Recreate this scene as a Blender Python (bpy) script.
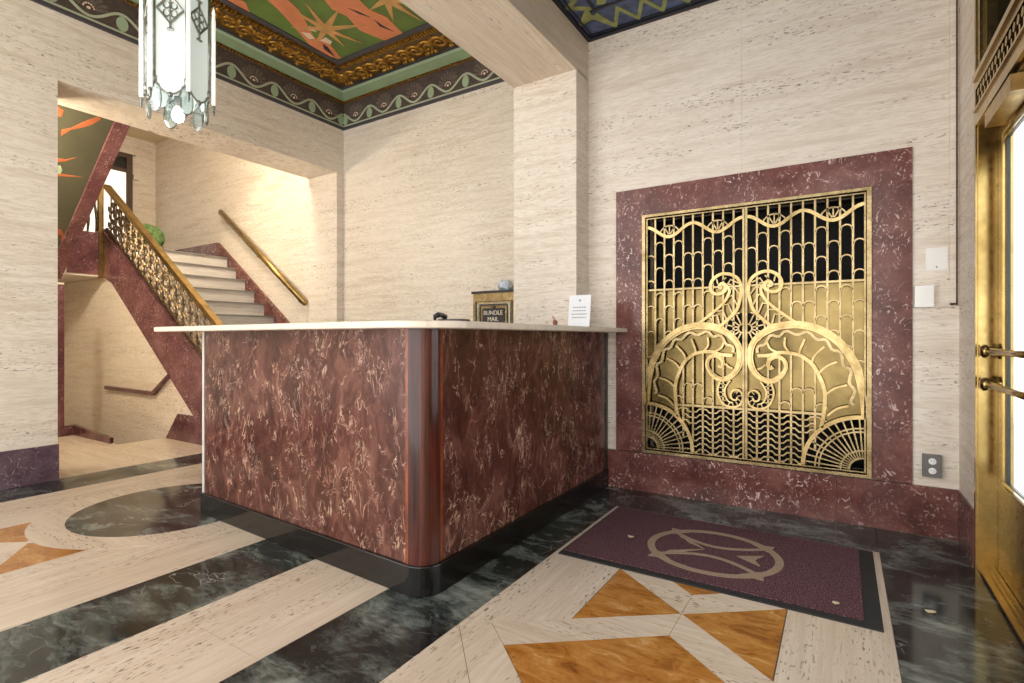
import bpy, bmesh, math, random
from mathutils import Vector
random.seed(7)
for o in list(bpy.data.objects): bpy.data.objects.remove(o)
S = bpy.context.scene
COL = S.collection
PI = math.pi

# ------------------------------------------------------------------ camera
cam_d = bpy.data.cameras.new('camera'); cam = bpy.data.objects.new('camera', cam_d); COL.objects.link(cam)
cam.location = (0, 0, 1.05)
cam.rotation_euler = (PI/2, 0, math.atan2(330, 527))
cam_d.sensor_width = 36; cam_d.lens = 527*36/1024; cam_d.shift_y = -3.5/1024
cam_d.clip_start = 0.02
S.camera = cam
# ------------------------------------------------------------------ world, lights, exposure
W = bpy.data.worlds.new('world'); S.world = W; W.use_nodes = True
W.node_tree.nodes['Background'].inputs[0].default_value = (1.0, 0.975, 0.945, 1)
W.node_tree.nodes['Background'].inputs[1].default_value = 2.5
S.view_settings.view_transform = 'Standard'; S.view_settings.look = 'None'
S.view_settings.gamma = 1; S.view_settings.use_curve_mapping = False
S.view_settings.exposure = 0.58
def light(name, loc, power, color, size=0.1):
    d = bpy.data.lights.new(name, 'POINT'); d.energy = power; d.color = color; d.shadow_soft_size = size
    o = bpy.data.objects.new(name, d); o.location = loc; COL.objects.link(o); return o
LANTERN = (-3.53, 1.69); ADDED_LANTERN = (-0.52, 0.55)
light('lantern_bulb_light', (LANTERN[0], LANTERN[1], 2.44), 82, (1, .96, .91), .034)
light('added_lantern_fill_light', (ADDED_LANTERN[0], ADDED_LANTERN[1], 2.15), 105, (1, .93, .84), .034)  # unseen second lantern, added as fill for the entrance bay
light('unseen_stair_lamp_light', (-5.66, 2.8, 3.86), 70, (1, .90, .74), .18)  # unseen hall lamp, placed behind the header to light the risers
light('added_under_stair_light', (-5.9, 1.15, 2.66), 75, (1, .87, .67), .1)  # added lamp out of view, brightens the wall under the stairs

# ------------------------------------------------------------------ node helpers
class N:
    def __init__(s, name):
        s.m = bpy.data.materials.new(name); s.m.use_nodes = True
        s.t = s.m.node_tree; s.b = s.t.nodes['Principled BSDF']; s.L = s.t.links
    def n(s, typ, **kw):
        x = s.t.nodes.new('ShaderNode'+typ)
        for k, v in kw.items():
            if k in ('operation', 'blend_type', 'data_type', 'feature', 'noise_dimensions', 'distance'): setattr(x, k, v)
        return x
    def pos(s, scale=(1,1,1), rot=(0,0,0)):
        g = s.n('NewGeometry'); mp = s.n('Mapping'); s.L.new(g.outputs['Position'], mp.inputs[0])
        mp.inputs['Scale'].default_value = scale; mp.inputs['Rotation'].default_value = rot
        return mp.outputs[0]
    def noise(s, vec, scale, detail=4, rough=.55, dist=0):
        x = s.n('TexNoise'); s.L.new(vec, x.inputs['Vector'])
        x.inputs['Scale'].default_value = scale; x.inputs['Detail'].default_value = detail
        x.inputs['Roughness'].default_value = rough; x.inputs['Distortion'].default_value = dist
        return x.outputs[0]
    def noisec(s, vec, scale, detail=3):
        x = s.n('TexNoise'); s.L.new(vec, x.inputs['Vector'])
        x.inputs['Scale'].default_value = scale; x.inputs['Detail'].default_value = detail
        return x.outputs[1]
    def vor(s, vec, scale, feature='F1'):
        x = s.n('TexVoronoi', feature=feature); s.L.new(vec, x.inputs['Vector']); x.inputs['Scale'].default_value = scale
        return x.outputs['Distance'], (x.outputs['Color'] if feature != 'DISTANCE_TO_EDGE' else None)
    def math(s, op, a, b=None):
        x = s.n('Math', operation=op)
        for i, v in enumerate((a, b)):
            if v is None: continue
            if isinstance(v, (int, float)): x.inputs[i].default_value = v
            else: s.L.new(v, x.inputs[i])
        return x.outputs[0]
    def ramp(s, f, stops):
        x = s.n('ValToRGB'); s.L.new(f, x.inputs[0]); e = x.color_ramp.elements
        while len(e) < len(stops): e.new(.5)
        for i, (p, c) in enumerate(stops):
            e[i].position = p
            if isinstance(c, (int, float)): c = (c, c, c)
            e[i].color = (*c, 1)
        return x.outputs[0]
    def mix(s, f, a, b, bt='MIX'):
        x = s.n('Mix', data_type='RGBA', blend_type=bt)
        for i, v in ((0, f), (6, a), (7, b)):
            if isinstance(v, (int, float)): x.inputs[i].default_value = v
            elif isinstance(v, tuple): x.inputs[i].default_value = (*v, 1)
            else: s.L.new(v, x.inputs[i])
        return x.outputs[2]
    def warp(s, vec, scale, amt):
        c = s.noisec(vec, scale); m = s.n('VectorMath', operation='SUBTRACT'); s.L.new(c, m.inputs[0]); m.inputs[1].default_value = (.5,.5,.5)
        k = s.n('VectorMath', operation='SCALE'); s.L.new(m.outputs[0], k.inputs[0]); k.inputs['Scale'].default_value = amt
        a = s.n('VectorMath', operation='ADD'); s.L.new(vec, a.inputs[0]); s.L.new(k.outputs[0], a.inputs[1])
        return a.outputs[0]
    def out(s, col, rough=.5, metal=0, bump=None, bstr=.2, bdist=.01, spec=.5, coat=0):
        if isinstance(col, tuple): s.b.inputs['Base Color'].default_value = (*col, 1)
        else: s.L.new(col, s.b.inputs['Base Color'])
        if isinstance(rough, (int, float)): s.b.inputs['Roughness'].default_value = rough
        else: s.L.new(rough, s.b.inputs['Roughness'])
        s.b.inputs['Metallic'].default_value = metal; s.b.inputs['Specular IOR Level'].default_value = spec
        s.b.inputs['Coat Weight'].default_value = coat
        if bump is not None:
            x = s.n('Bump'); s.L.new(bump, x.inputs['Height']); x.inputs['Strength'].default_value = bstr; x.inputs['Distance'].default_value = bdist
            s.L.new(x.outputs[0], s.b.inputs['Normal'])
        return s.m
def plain(name, col, rough=.5, metal=0, var=.12, vs=6, **kw):
    k = N(name); v = k.noise(k.pos(), vs, 4)
    lo = tuple(c*(1-var) for c in col); hi = tuple(min(1, c*(1+var)) for c in col)
    return k.out(k.ramp(v, [(.3, lo), (.7, hi)]), rough, metal, **kw)

M = {}
def travertine(name, along, base, dark, lite, rough, pit=.6, tilt=0.03, pt=.63):
    k = N(name)
    st, fs = {'x': ((.8, 12, 12), (5, 75, 75)), 'y': ((12, .8, 12), (75, 5, 75)), 'h': ((1.6, 1.6, 18), (14, 14, 130))}[along]
    p = k.warp(k.pos(st, (tilt, tilt, 0)), .6, .5); q = k.warp(k.pos(fs, (tilt, tilt, 0)), .3, 1.2)
    a = k.noise(p, 1.3, 6, .62); b = k.noise(q, 1, 5, .6); big = k.noise(k.pos((1,1,1)), .9, 2)
    c1 = k.ramp(a, [(.28, dark), (.5, base), (.75, lite)])
    c2 = k.mix(k.math('MULTIPLY', k.ramp(b, [(.38, 1.), (.54, 0.)]), .7), c1, dark, 'MIX')
    c3 = k.mix(k.ramp(big, [(.35, 0.), (.7, .35)]), c2, lite)
    pn = k.noise(k.warp(k.pos({'x': (26, 120, 120), 'y': (120, 26, 120), 'h': (30, 30, 130)}[along]), .4, 1.5), 1, 2, .5)
    cl = k.noise(k.pos(tuple(v*.5 for v in st)), 1.2, 2)
    m = k.math('MULTIPLY', k.ramp(pn, [(pt, 0.), (pt+.05, 1.)]), k.ramp(cl, [(pt-.16, 0.), (pt, 1.)]))
    m2 = k.math('MULTIPLY', m, pit)
    c4 = k.mix(m2, c3, (.12, .085, .06))
    return k.out(c4, rough, bump=k.math('SUBTRACT', b, m), bstr=.12, bdist=.004)
M['trav'] = travertine('travertine_wall', 'h', (.79, .71, .61), (.60, .50, .39), (.86, .80, .715), .45, .75, pt=.62)
M['trav_beam'] = travertine('travertine_beam', 'y', (.74, .63, .50), (.60, .49, .37), (.82, .73, .61), .45, .6)
M['trav_fy'] = travertine('travertine_floor_along', 'y', (.63, .52, .405), (.53, .42, .315), (.72, .62, .51), .24, .85, pt=.60)
M['trav_fx'] = travertine('travertine_floor_across', 'x', (.63, .52, .405), (.53, .42, .315), (.72, .62, .51), .24, .85, pt=.60)
def ochre():
    k = N('ochre_travertine'); p = k.warp(k.pos((1.2, 3, 1), (0, 0, .35)), 2.5, .7)
    a = k.noise(p, 5, 7, .68, .5); b = k.noise(k.pos((12, 34, 1), (0, 0, .35)), 2.2, 4, .6)
    c = k.ramp(a, [(.30, (.17, .05, .009)), (.45, (.37, .145, .026)), (.58, (.47, .215, .05)), (.72, (.64, .40, .18))])
    c = k.mix(k.math('MULTIPLY', k.ramp(b, [(.62, 0.), (.70, 1.)]), .8), c, (.12, .045, .015))
    return k.out(c, .24)
M['ochre'] = ochre()
def green_marble():
    k = N('black_green_marble')
    p = k.warp(k.pos((1.0, 1.5, 1), (0, 0, .5)), 1.6, .9)
    a = k.noise(p, 2.6, 8, .62, .6)
    a = k.math('ADD', k.math('MULTIPLY', a, .72), k.math('MULTIPLY', k.noise(k.warp(k.pos((3, 9, 1), (0, 0, .5)), 2.5, .8), 4, 6, .7), .3))
    base = k.ramp(a, [(.40, (.006, .007, .007)), (.48, (.022, .027, .024)), (.55, (.085, .100, .088)), (.66, (.26, .275, .245))])
    d, _ = k.vor(k.warp(k.pos((2, 3.4, 1), (0, 0, .5)), 2.2, .8), 2.2, 'DISTANCE_TO_EDGE')
    msk = k.ramp(k.noise(k.pos(), 3.5, 3), [(.52, 0.), (.66, 1.)])
    v = k.math('MULTIPLY', k.ramp(d, [(.0, 1.), (.018, 0.)]), msk)
    c = k.mix(k.math('MULTIPLY', v, .7), base, (.42, .42, .38))
    return k.out(c, .11, spec=.5)
M['gmarble'] = green_marble()
def red_marble(name, dk, md, lt, fleck, rough=.16, dens=.60):
    k = N(name); w = k.warp(k.pos(), 3.0, .25); w2 = k.warp(k.pos((1, 1, .8)), 9, .12)
    a = k.noise(w, 4.5, 7, .65, .4)
    c = k.ramp(a, [(.3, dk), (.5, md), (.72, lt)])
    f = k.noise(w2, 55, 3, .5, .9); big = k.noise(k.pos(), 5, 3)
    m = k.math('MULTIPLY', k.ramp(f, [(dens, 0.), (dens+.06, 1.)]), k.ramp(big, [(.42, .15), (.62, 1.)]))
    d, _ = k.vor(k.warp(k.pos(), 7, .2), 8, 'DISTANCE_TO_EDGE')
    v = k.math('MULTIPLY', k.ramp(d, [(0, 1.), (.035, 0.)]), k.ramp(k.noise(k.pos(), 6, 2), [(.5, 0.), (.65, .55)]))
    c = k.mix(v, c, lt); c = k.mix(k.math('MULTIPLY', m, .85), c, fleck)
    oi = k.n('ObjectInfo'); vv = k.math('ADD', k.math('MULTIPLY', oi.outputs['Random'], .35), .78)
    hs = k.n('HueSaturation'); k.L.new(c, hs.inputs['Color']); k.L.new(vv, hs.inputs['Value'])
    return k.out(hs.outputs[0], rough, spec=.32)
M['rmarble'] = red_marble('purple_red_marble', (.070, .021, .018), (.155, .053, .045), (.27, .118, .098), (.74, .56, .50), .2, .585)
M['smarble'] = red_marble('stair_marble', (.075, .028, .035), (.15, .062, .068), (.25, .12, .12), (.52, .36, .34), .14)
M['pmarble'] = red_marble('violet_pillar_marble', (.075, .045, .062), (.15, .092, .12), (.25, .17, .20), (.62, .52, .52), .2)
def desk_panel():
    k = N('marbleized_desk_panel')
    w = k.warp(k.pos((1, 1, .6)), 4.5, .4)
    a = k.noise(w, 7.5, 8, .7, .7)
    c = k.ramp(a, [(.3, (.030, .010, .0075)), (.48, (.082, .028, .020)), (.62, (.15, .062, .045)), (.8, (.24, .12, .09))])
    def veins(sc, wid, amt, col, c, seed):
        p = k.warp(k.pos((1, 1, .5), (seed, seed, seed)), 5.5, .28)
        nn = k.noise(p, sc, 3, .55, .6)
        l = k.ramp(k.math('ABSOLUTE', k.math('SUBTRACT', nn, .5)), [(0, 1.), (wid, 0.)])
        ms = k.ramp(k.noise(k.pos((1, 1, .7), (0, seed, 0)), 7.5, 2), [(.54, 0.), (.62, 1.)])
        return k.mix(k.math('MULTIPLY', k.math('MULTIPLY', l, ms), amt), c, col)
    c = veins(9, .012, .85, (.56, .36, .28), c, .3)
    c = veins(15, .016, .9, (.62, .40, .28), c, 1.7)
    c = veins(12, .02, .6, (.40, .20, .14), c, 2.9)
    c = veins(20, .02, .7, (.60, .42, .33), c, 4.1)
    return k.out(c, .22, spec=.3, coat=.05)
M['desk'] = desk_panel()
def wood():
    k = N('rosewood'); p = k.pos((14, 14, .8)); a = k.noise(p, 2.2, 6, .65, .5)
    return k.out(k.ramp(a, [(.3, (.022, .006, .004)), (.55, (.075, .017, .010)), (.75, (.15, .04, .018))]), .16, spec=.4, coat=.08)
M['redwood'] = plain('reddish_wood_edge', (.20, .045, .016), .25, var=.35, vs=12)
M['wood'] = wood()
M['black'] = plain('black_plinth', (.006, .005, .005), .12, var=.4)
M['counter'] = plain('cream_counter_stone', (.72, .63, .53), .25, var=.08, vs=18)
M['void'] = plain('unlit_void_black', (.004, .004, .004), .8)  # near-black tone stands in for unlit depth behind gate and vent
def brassy(name, lo, hi, rough, sc=9):
    k = N(name); a = k.noise(k.pos(), sc, 5, .6); b = k.noise(k.pos(), 40, 3)
    r = k.ramp(b, [(.3, rough*.8), (.7, rough*1.3)])
    return k.out(k.ramp(a, [(.3, lo), (.7, hi)]), r, 1.0)
M['brass'] = brassy('brass_gate', (.19, .135, .062), (.43, .33, .175), .26)
M['brass_hi'] = brassy('brass_scroll', (.21, .145, .058), (.50, .37, .175), .22)
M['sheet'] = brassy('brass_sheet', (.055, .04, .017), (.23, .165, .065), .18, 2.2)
M['doorbrass'] = brassy('door_brass', (.30, .20, .065), (.50, .36, .14), .2, 4)
M['doorbronze'] = brassy('door_bronze', (.12, .075, .022), (.24, .155, .05), .22, 4)
M['railbrass'] = brassy('rail_brass', (.30, .20, .075), (.52, .37, .15), .33, 12)
M['iron'] = brassy('bronze_iron', (.07, .05, .032), (.30, .225, .14), .42, 30)
M['silver'] = brassy('lantern_silver', (.20, .21, .19), (.44, .45, .41), .34, 30)
M['step'] = travertine('stair_step_stone', 'y', (.74, .71, .67), (.58, .54, .49), (.84, .81, .77), .4, .4)
M['tread'] = plain('stair_tread_edge', (.26, .24, .22), .4)  # grey treads, darkened so their edges draw the nosing shadow line
M['plaster'] = plain('cream_plaster', (.80, .70, .54), .8, var=.04)
M['ceil_hall'] = plain('hall_ceiling_paint', (.80, .68, .48), .8, var=.04)
M['grout'] = plain('grout', (.10, .08, .06), .8)
M['olive'] = plain('olive_soffit_paint', (.085, .082, .05), .6, var=.15, vs=3)
M['orange'] = plain('orange_paint', (.42, .12, .045), .6, var=.18, vs=5)
M['mgreen'] = plain('mural_green_paint', (.13, .21, .042), .6, var=.2, vs=4)
M['morange'] = plain('mural_orange_paint', (.72, .25, .11), .6, var=.12, vs=5)
M['mgold'] = plain('mural_gold_paint', (.62, .34, .12), .6, var=.2, vs=8)
M['mwhite'] = plain('mural_cream_paint', (.85, .68, .52), .6)
M['mdark'] = plain('mural_dark_line', (.03, .02, .03), .6)
M['frbrown'] = plain('frieze_brown', (.08, .058, .048), .6, var=.3, vs=20)
M['frbrown2'] = plain('frieze_petal_brown', (.14, .108, .088), .6, var=.25, vs=20)
M['frgreen'] = plain('frieze_pale_green', (.36, .46, .30), .55, var=.1)
M['frline'] = plain('frieze_pale_line', (.46, .50, .36), .55, var=.1)
M['cove'] = plain('cove_green', (.24, .33, .19), .5, var=.12, vs=3)
M['cove2'] = plain('cove_green_edge', (.36, .47, .32), .5, var=.1, vs=3)
M['covegray'] = plain('cove_slate', (.06, .055, .065), .5)
M['gilt'] = brassy('gilt_ornament', (.24, .11, .015), (.72, .42, .09), .45, 22)
M['giltdk'] = plain('gilt_ground', (.11, .055, .012), .5, var=.4, vs=30)
M['blue'] = plain('blue_ceiling_paint', (.055, .080, .17), .55, var=.45, vs=14)
M['bdark'] = plain('blue_ceiling_border', (.008, .009, .018), .5)
M['zig'] = plain('zigzag_green_paint', (.26, .28, .09), .55, var=.25, vs=16)
M['rubber'] = plain('mat_rubber', (.018, .018, .018), .7)
def mat_pile():
    k = N('mat_pile'); a = k.noise(k.pos(), 210, 2); b = k.noise(k.pos(), 3, 3)
    c = k.ramp(a, [(.32, (.030, .011, .014)), (.5, (.095, .042, .050)), (.68, (.27, .155, .165))])
    return k.out(c, .95, bump=a, bstr=.6, bdist=.004, spec=.1)
M['pile'] = mat_pile()
def mat_tan():
    k = N('mat_tan'); a = k.noise(k.pos(), 420, 2)
    return k.out(k.ramp(a, [(.3, (.20, .13, .085)), (.7, (.46, .34, .25))]), .95, spec=.1)
M['tan'] = mat_tan()
M['white'] = plain('white_plastic', (.92, .91, .89), .4, var=.03)
M['paper'] = plain('white_paper', (.85, .88, .93), .5, var=.02)
M['ink'] = plain('gray_ink', (.34, .37, .44), .7)
M['graybox'] = plain('gray_outlet_metal', (.16, .15, .145), .5)
M['blackplastic'] = plain('black_plastic', (.018, .02, .024), .35)
M['greyplastic'] = plain('grey_plastic', (.16, .18, .20), .3)
M['blackplate'] = plain('black_plate', (.014, .012, .011), .3)
M['lettering'] = plain('cream_lettering', (.82, .76, .64), .5)
M['plant'] = plain('topiary_green', (.17, .30, .10), .6, var=.6, vs=26)
M['pot'] = plain('pale_planter', (.55, .53, .50), .5)
M['winframe'] = plain('dark_window_wood', (.085, .05, .03), .4)
M['figure'] = plain('reddish_brown_glaze', (.22, .07, .035), .35, var=.4, vs=60)
M['feather'] = plain('pale_pink_feather', (.62, .36, .28), .7)
M['bagblue'] = plain('white_blue_wrap', (.55, .64, .74), .35, var=.35, vs=40)
M['leaf'] = plain('dry_leaf', (.62, .52, .34), .8)
def glassmat(name, tint, mixf, rough=.02):
    k = N(name); t = k.t; tr = k.n('BsdfTransparent'); tr.inputs[0].default_value = (*tint, 1)
    gl = k.n('BsdfGlossy'); gl.inputs['Roughness'].default_value = rough
    mx = k.n('MixShader'); mx.inputs[0].default_value = mixf
    k.L.new(tr.outputs[0], mx.inputs[1]); k.L.new(gl.outputs[0], mx.inputs[2])
    k.L.new(mx.outputs[0], t.nodes['Material Output'].inputs[0]); return k.m
M['glass'] = glassmat('door_glass', (.93, .97, 1.0), .12)
M['darkglass'] = glassmat('dark_transom_glass', (.03, .03, .035), .12)
M['dropglass'] = glassmat('lantern_drop_glass', (.86, .93, .93), .25, .1)
def emis(name, col, st):
    k = N(name); k.b.inputs['Base Color'].default_value = (*col, 1)
    k.b.inputs['Emission Color'].default_value = (*col, 1); k.b.inputs['Emission Strength'].default_value = st
    k.b.inputs['Roughness'].default_value = .3
    return k.m
M['frost'] = emis('frosted_lantern_glass', (.55, .60, .58), .42)
M['tubeglass'] = emis('milk_glass_tube', (.92, .92, .88), .35)
M['bulb'] = emis('lit_bulb', (1, .95, .86), 8)
M['lampglass'] = emis('unseen_lamp_glass', (1, .88, .68), 5)
M['paneglow'] = emis('lit_landing_pane', (.95, .93, .88), .5)

# ------------------------------------------------------------------ mesh helpers
ORG = {}
def finish(name, bm, mat, parent=None, smooth=False):
    """link a bmesh given in world coordinates as one object"""
    me = bpy.data.meshes.new(name)
    bmesh.ops.recalc_face_normals(bm, faces=bm.faces)
    if parent is not None:
        org = ORG[parent.name]; loc = Vector((0, 0, 0))
        shift = org
    else:
        xs = [v.co for v in bm.verts]
        mn = Vector([min(c[i] for c in xs) for i in range(3)]); mx = Vector([max(c[i] for c in xs) for i in range(3)])
        shift = Vector(((mn.x+mx.x)/2, (mn.y+mx.y)/2, mn.z)); loc = shift
    for v in bm.verts: v.co -= shift
    bm.to_mesh(me); bm.free()
    if smooth:
        for p in me.polygons: p.use_smooth = True
    me.materials.append(M[mat])
    o = bpy.data.objects.new(name, me); COL.objects.link(o)
    if parent is not None: o.parent = parent
    o.location = loc
    ORG[o.name] = shift.copy()
    return o
def empty(name, loc, label=None, cat=None, group=None, kind=None):
    o = bpy.data.objects.new(name, None); COL.objects.link(o); o.location = loc; o.empty_display_size = .1
    ORG[o.name] = Vector(loc); return tag(o, label, cat, group, kind)
def tag(o, label=None, cat=None, group=None, kind=None):
    if label: o['label'] = label
    if cat: o['category'] = cat
    if group: o['group'] = group
    if kind: o['kind'] = kind
    return o
def struct(o, label=None, cat=None): return tag(o, label, cat, kind='structure')
def dupe(o, dx=0, dy=0, dz=0, parent='same'):
    c = o.copy(); COL.objects.link(c)
    if parent != 'same': c.parent = parent
    c.location = Vector(o.location)+Vector((dx, dy, dz)); ORG[c.name] = ORG[o.name].copy(); return c
def bbox(bm, x0, x1, y0, y1, z0, z1):
    v = [bm.verts.new((x, y, z)) for z in (z0, z1) for y in (y0, y1) for x in (x0, x1)]
    for f in ((0,2,3,1), (4,5,7,6), (0,1,5,4), (2,6,7,3), (0,4,6,2), (1,3,7,5)): bm.faces.new([v[i] for i in f])
def bev(bm, w, seg=1, angle=.6):
    ed = [e for e in bm.edges if len(e.link_faces) == 2 and e.calc_face_angle(0) > angle]
    bmesh.ops.bevel(bm, geom=ed, offset=w, segments=seg, affect='EDGES', profile=.5)
def box(name, x0, x1, y0, y1, z0, z1, mat, parent=None, bevel=0, seg=1):
    bm = bmesh.new(); bbox(bm, min(x0,x1), max(x0,x1), min(y0,y1), max(y0,y1), min(z0,z1), max(z0,z1))
    if bevel: bev(bm, bevel, seg)
    return finish(name, bm, mat, parent)
def bprism(bm, pts, ax, a0, a1):
    def P(p, a): return {'z': (p[0], p[1], a), 'y': (p[0], a, p[1]), 'x': (a, p[0], p[1])}[ax]
    A = [bm.verts.new(P(p, a0)) for p in pts]; B = [bm.verts.new(P(p, a1)) for p in pts]; n = len(pts)
    bm.faces.new(A); bm.faces.new(B[::-1])
    for i in range(n): bm.faces.new((A[i], A[(i+1)%n], B[(i+1)%n], B[i]))
def prism(name, pts, ax, a0, a1, mat, parent=None, bevel=0, seg=1):
    bm = bmesh.new(); bprism(bm, pts, ax, a0, a1)
    if bevel: bmesh.ops.recalc_face_normals(bm, faces=bm.faces); bev(bm, bevel, seg)
    return finish(name, bm, mat, parent)
def btube(bm, pts, r, n=6, closed=False, caps=True):
    pts = [Vector(p) for p in pts]; R = r if isinstance(r, (list, tuple)) else [r]*len(pts); rings = []
    N_ = len(pts); prev = None
    for i, p in enumerate(pts):
        a = pts[(i-1) % N_] if (closed or i > 0) else p; b = pts[(i+1) % N_] if (closed or i < N_-1) else p
        d = (b-a)
        d = d.normalized() if d.length > 1e-9 else Vector((0,0,1))
        if prev is None:
            up = Vector((0,0,1)) if abs(d.z) < .9 else Vector((0,1,0)); u = d.cross(up).normalized()
        else:
            u = (prev-d*prev.dot(d)); u = u.normalized() if u.length > 1e-6 else d.orthogonal().normalized()
        prev = u; w = d.cross(u)
        rings.append([bm.verts.new(p+(u*math.cos(2*PI*k/n)+w*math.sin(2*PI*k/n))*R[i]) for k in range(n)])
    for i in range(N_-1 if not closed else N_):
        A, B = rings[i], rings[(i+1) % N_]
        for k in range(n): bm.faces.new((A[k], A[(k+1)%n], B[(k+1)%n], B[k]))
    if caps and not closed: bm.faces.new(rings[0][::-1]); bm.faces.new(rings[-1])
def tube(name, pts, r, mat, parent=None, n=6, closed=False, smooth=True):
    bm = bmesh.new(); btube(bm, pts, r, n, closed); return finish(name, bm, mat, parent, smooth)
def blathe(bm, prof, c, n=16, ax='z'):
    rings = []
    for r, h in prof:
        ring = []
        for k in range(n):
            t = 2*PI*k/n; a, b = r*math.cos(t), r*math.sin(t)
            ring.append(bm.verts.new(Vector(c)+Vector({'z': (a, b, h), 'y': (a, h, b), 'x': (h, a, b)}[ax])))
        rings.append(ring)
    for A, B in zip(rings, rings[1:]):
        for k in range(n): bm.faces.new((A[k], A[(k+1)%n], B[(k+1)%n], B[k]))
    bm.faces.new(rings[0][::-1]); bm.faces.new(rings[-1])
def lathe(name, prof, c, mat, parent=None, n=16, ax='z', smooth=True):
    bm = bmesh.new(); blathe(bm, prof, c, n, ax); return finish(name, bm, mat, parent, smooth)
def bribbon(bm, pts, w, ax, a0, a1, closed=False):
    """flat strip following a 2d polyline, width w, extruded along ax from a0 to a1"""
    n = len(pts); Wd = w if isinstance(w, (list, tuple)) else [w]*n; L = []; Rr = []
    for i in range(n):
        a = pts[i-1] if (closed or i > 0) else pts[i]; b = pts[(i+1) % n] if (closed or i < n-1) else pts[i]
        dx, dy = b[0]-a[0], b[1]-a[1]; l = math.hypot(dx, dy) or 1; nx, ny = -dy/l*Wd[i]/2, dx/l*Wd[i]/2
        L.append((pts[i][0]+nx, pts[i][1]+ny)); Rr.append((pts[i][0]-nx, pts[i][1]-ny))
    def P(p, a): return {'z': (p[0], p[1], a), 'y': (p[0], a, p[1]), 'x': (a, p[0], p[1])}[ax]
    V = [[bm.verts.new(P(q[i], a)) for i in range(n)] for q, a in ((L, a0), (Rr, a0), (Rr, a1), (L, a1))]
    for i in range(n if closed else n-1):
        j = (i+1) % n
        for k in range(4): bm.faces.new((V[k][i], V[k][j], V[(k+1)%4][j], V[(k+1)%4][i]))
    if not closed:
        bm.faces.new([V[k][0] for k in range(4)]); bm.faces.new([V[k][-1] for k in range(4)][::-1])
def ribbon(name, pts, w, ax, a0, a1, mat, parent=None, closed=False):
    bm = bmesh.new(); bribbon(bm, pts, w, ax, a0, a1, closed); return finish(name, bm, mat, parent)
def smoothpts(P, k=4):
    """catmull rom through 2d/3d points"""
    out = []; n = len(P)
    for i in range(n-1):
        p0, p1, p2, p3 = P[max(i-1,0)], P[i], P[i+1], P[min(i+2,n-1)]
        for j in range(k):
            t = j/k
            out.append(tuple(.5*((2*b)+(-a+c)*t+(2*a-5*b+4*c-d)*t*t+(-a+3*b-3*c+d)*t**3) for a, b, c, d in zip(p0, p1, p2, p3)))
    out.append(tuple(P[-1])); return out
def arc(cx, cy, r, a0, a1, n=10, ry=None):
    return [(cx+r*math.cos(a0+(a1-a0)*i/n), cy+(ry or r)*math.sin(a0+(a1-a0)*i/n)) for i in range(n+1)]
def inset(pts, d):
    """shrink a polygon (any winding) by d"""
    A = sum(pts[i][0]*pts[(i+1)%len(pts)][1]-pts[(i+1)%len(pts)][0]*pts[i][1] for i in range(len(pts)))
    s = 1 if A > 0 else -1; out = []; n = len(pts)
    for i in range(n):
        a, b, c = pts[i-1], pts[i], pts[(i+1)%n]
        def nrm(p, q):
            l = math.hypot(q[0]-p[0], q[1]-p[1]); return (-(q[1]-p[1])/l*s, (q[0]-p[0])/l*s)
        n1, n2 = nrm(a, b), nrm(b, c); k = 1+n1[0]*n2[0]+n1[1]*n2[1]; k = max(k, .3)
        out.append((b[0]+d*(n1[0]+n2[0])/k, b[1]+d*(n1[1]+n2[1])/k))
    return out

# key planes of the lobby
XR, YG, XL, YB = .515, 3.55, -4.94, 4.18      # door wall, gate wall, left wall, recess wall behind the desk
PX0, PX1, PY = -2.08, -1.567, 3.346           # pilaster between the two bays
ZB, ZC2, ZF = 2.92, 3.206, 3.475              # beam underside, blue ceiling, frieze foot
YN = -1.2                                     # how far the lobby goes on behind the photographer

# ------------------------------------------------------------------ floor
fbm = bmesh.new(); bprism(fbm, [(-9.4, .6), (-6.05, .6), (-6.05, YN), (.75, YN), (.75, 4.4), (-6.05, 4.4), (-6.05, 2.33), (-9.4, 2.33)], 'z', -.1, -.003)
floor = struct(finish('floor', fbm, 'grout'), 'polished lobby floor of cream, black and ochre stone slabs', 'floor')
def slab(pts, mat, top=0, name='floor_slab', gap=.0011):
    bm = bmesh.new(); bprism(bm, inset(pts, gap), 'z', -.02, top)
    return finish(name, bm, mat, floor)
def rect(x0, x1, y0, y1): return [(x0, y0), (x1, y0), (x1, y1), (x0, y1)]
def strip(x0, x1, ys, mat):
    for a, b in zip(ys, ys[1:]): slab(rect(x0, x1, a, b), mat)
strip(-1.61, -1.195, [YN, .05, 1.35, 2.35, 3.14], 'gmarble')
strip(-2.12, -1.61, [YN, -.1, 1.02, 2.14, 3.14], 'trav_fy')
strip(-2.55, -2.12, [YN, -.3, .92, 1.275, 2.4, 3.14], 'gmarble')
strip(-4.95, -4.55, [YN, 0, 1.2, 2.5, 4.4], 'gmarble')
for a, b in ((-1.195, -.35), (-.35, .155), (.155, .75)): slab(rect(a, b, 3.14, YG), 'gmarble')
for a, b in ((-4.55, -3.5), (-3.5, -2.3), (-2.3, -1.195)): slab(rect(a, b, 3.14, 4.4), 'gmarble')
strip(.155, .52, [YN, .4, 1.7, 2.55, 3.14], 'gmarble')
for x0, x1 in ((-3.19, -2.55), (-4.55, -3.92)): strip(x0, x1, [YN, .1, 1.28, 2.2, 3.14], 'trav_fy')
strip(-3.92, -3.19, [YN, .3, 1.67, 3.14], 'trav_fy')
cx0, cy0 = -3.545, 1.67
for sgn in (1, -1):
    slab([(cx0+sgn*.012, .972), (cx0+sgn*.375, .72), (cx0+sgn*.375, 1.22)], 'ochre', .0006)
    slab([(cx0+sgn*.012, .972-.01+1.4), (cx0+sgn*.375, 2.62), (cx0+sgn*.375, 2.12)], 'ochre', .0006)
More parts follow.
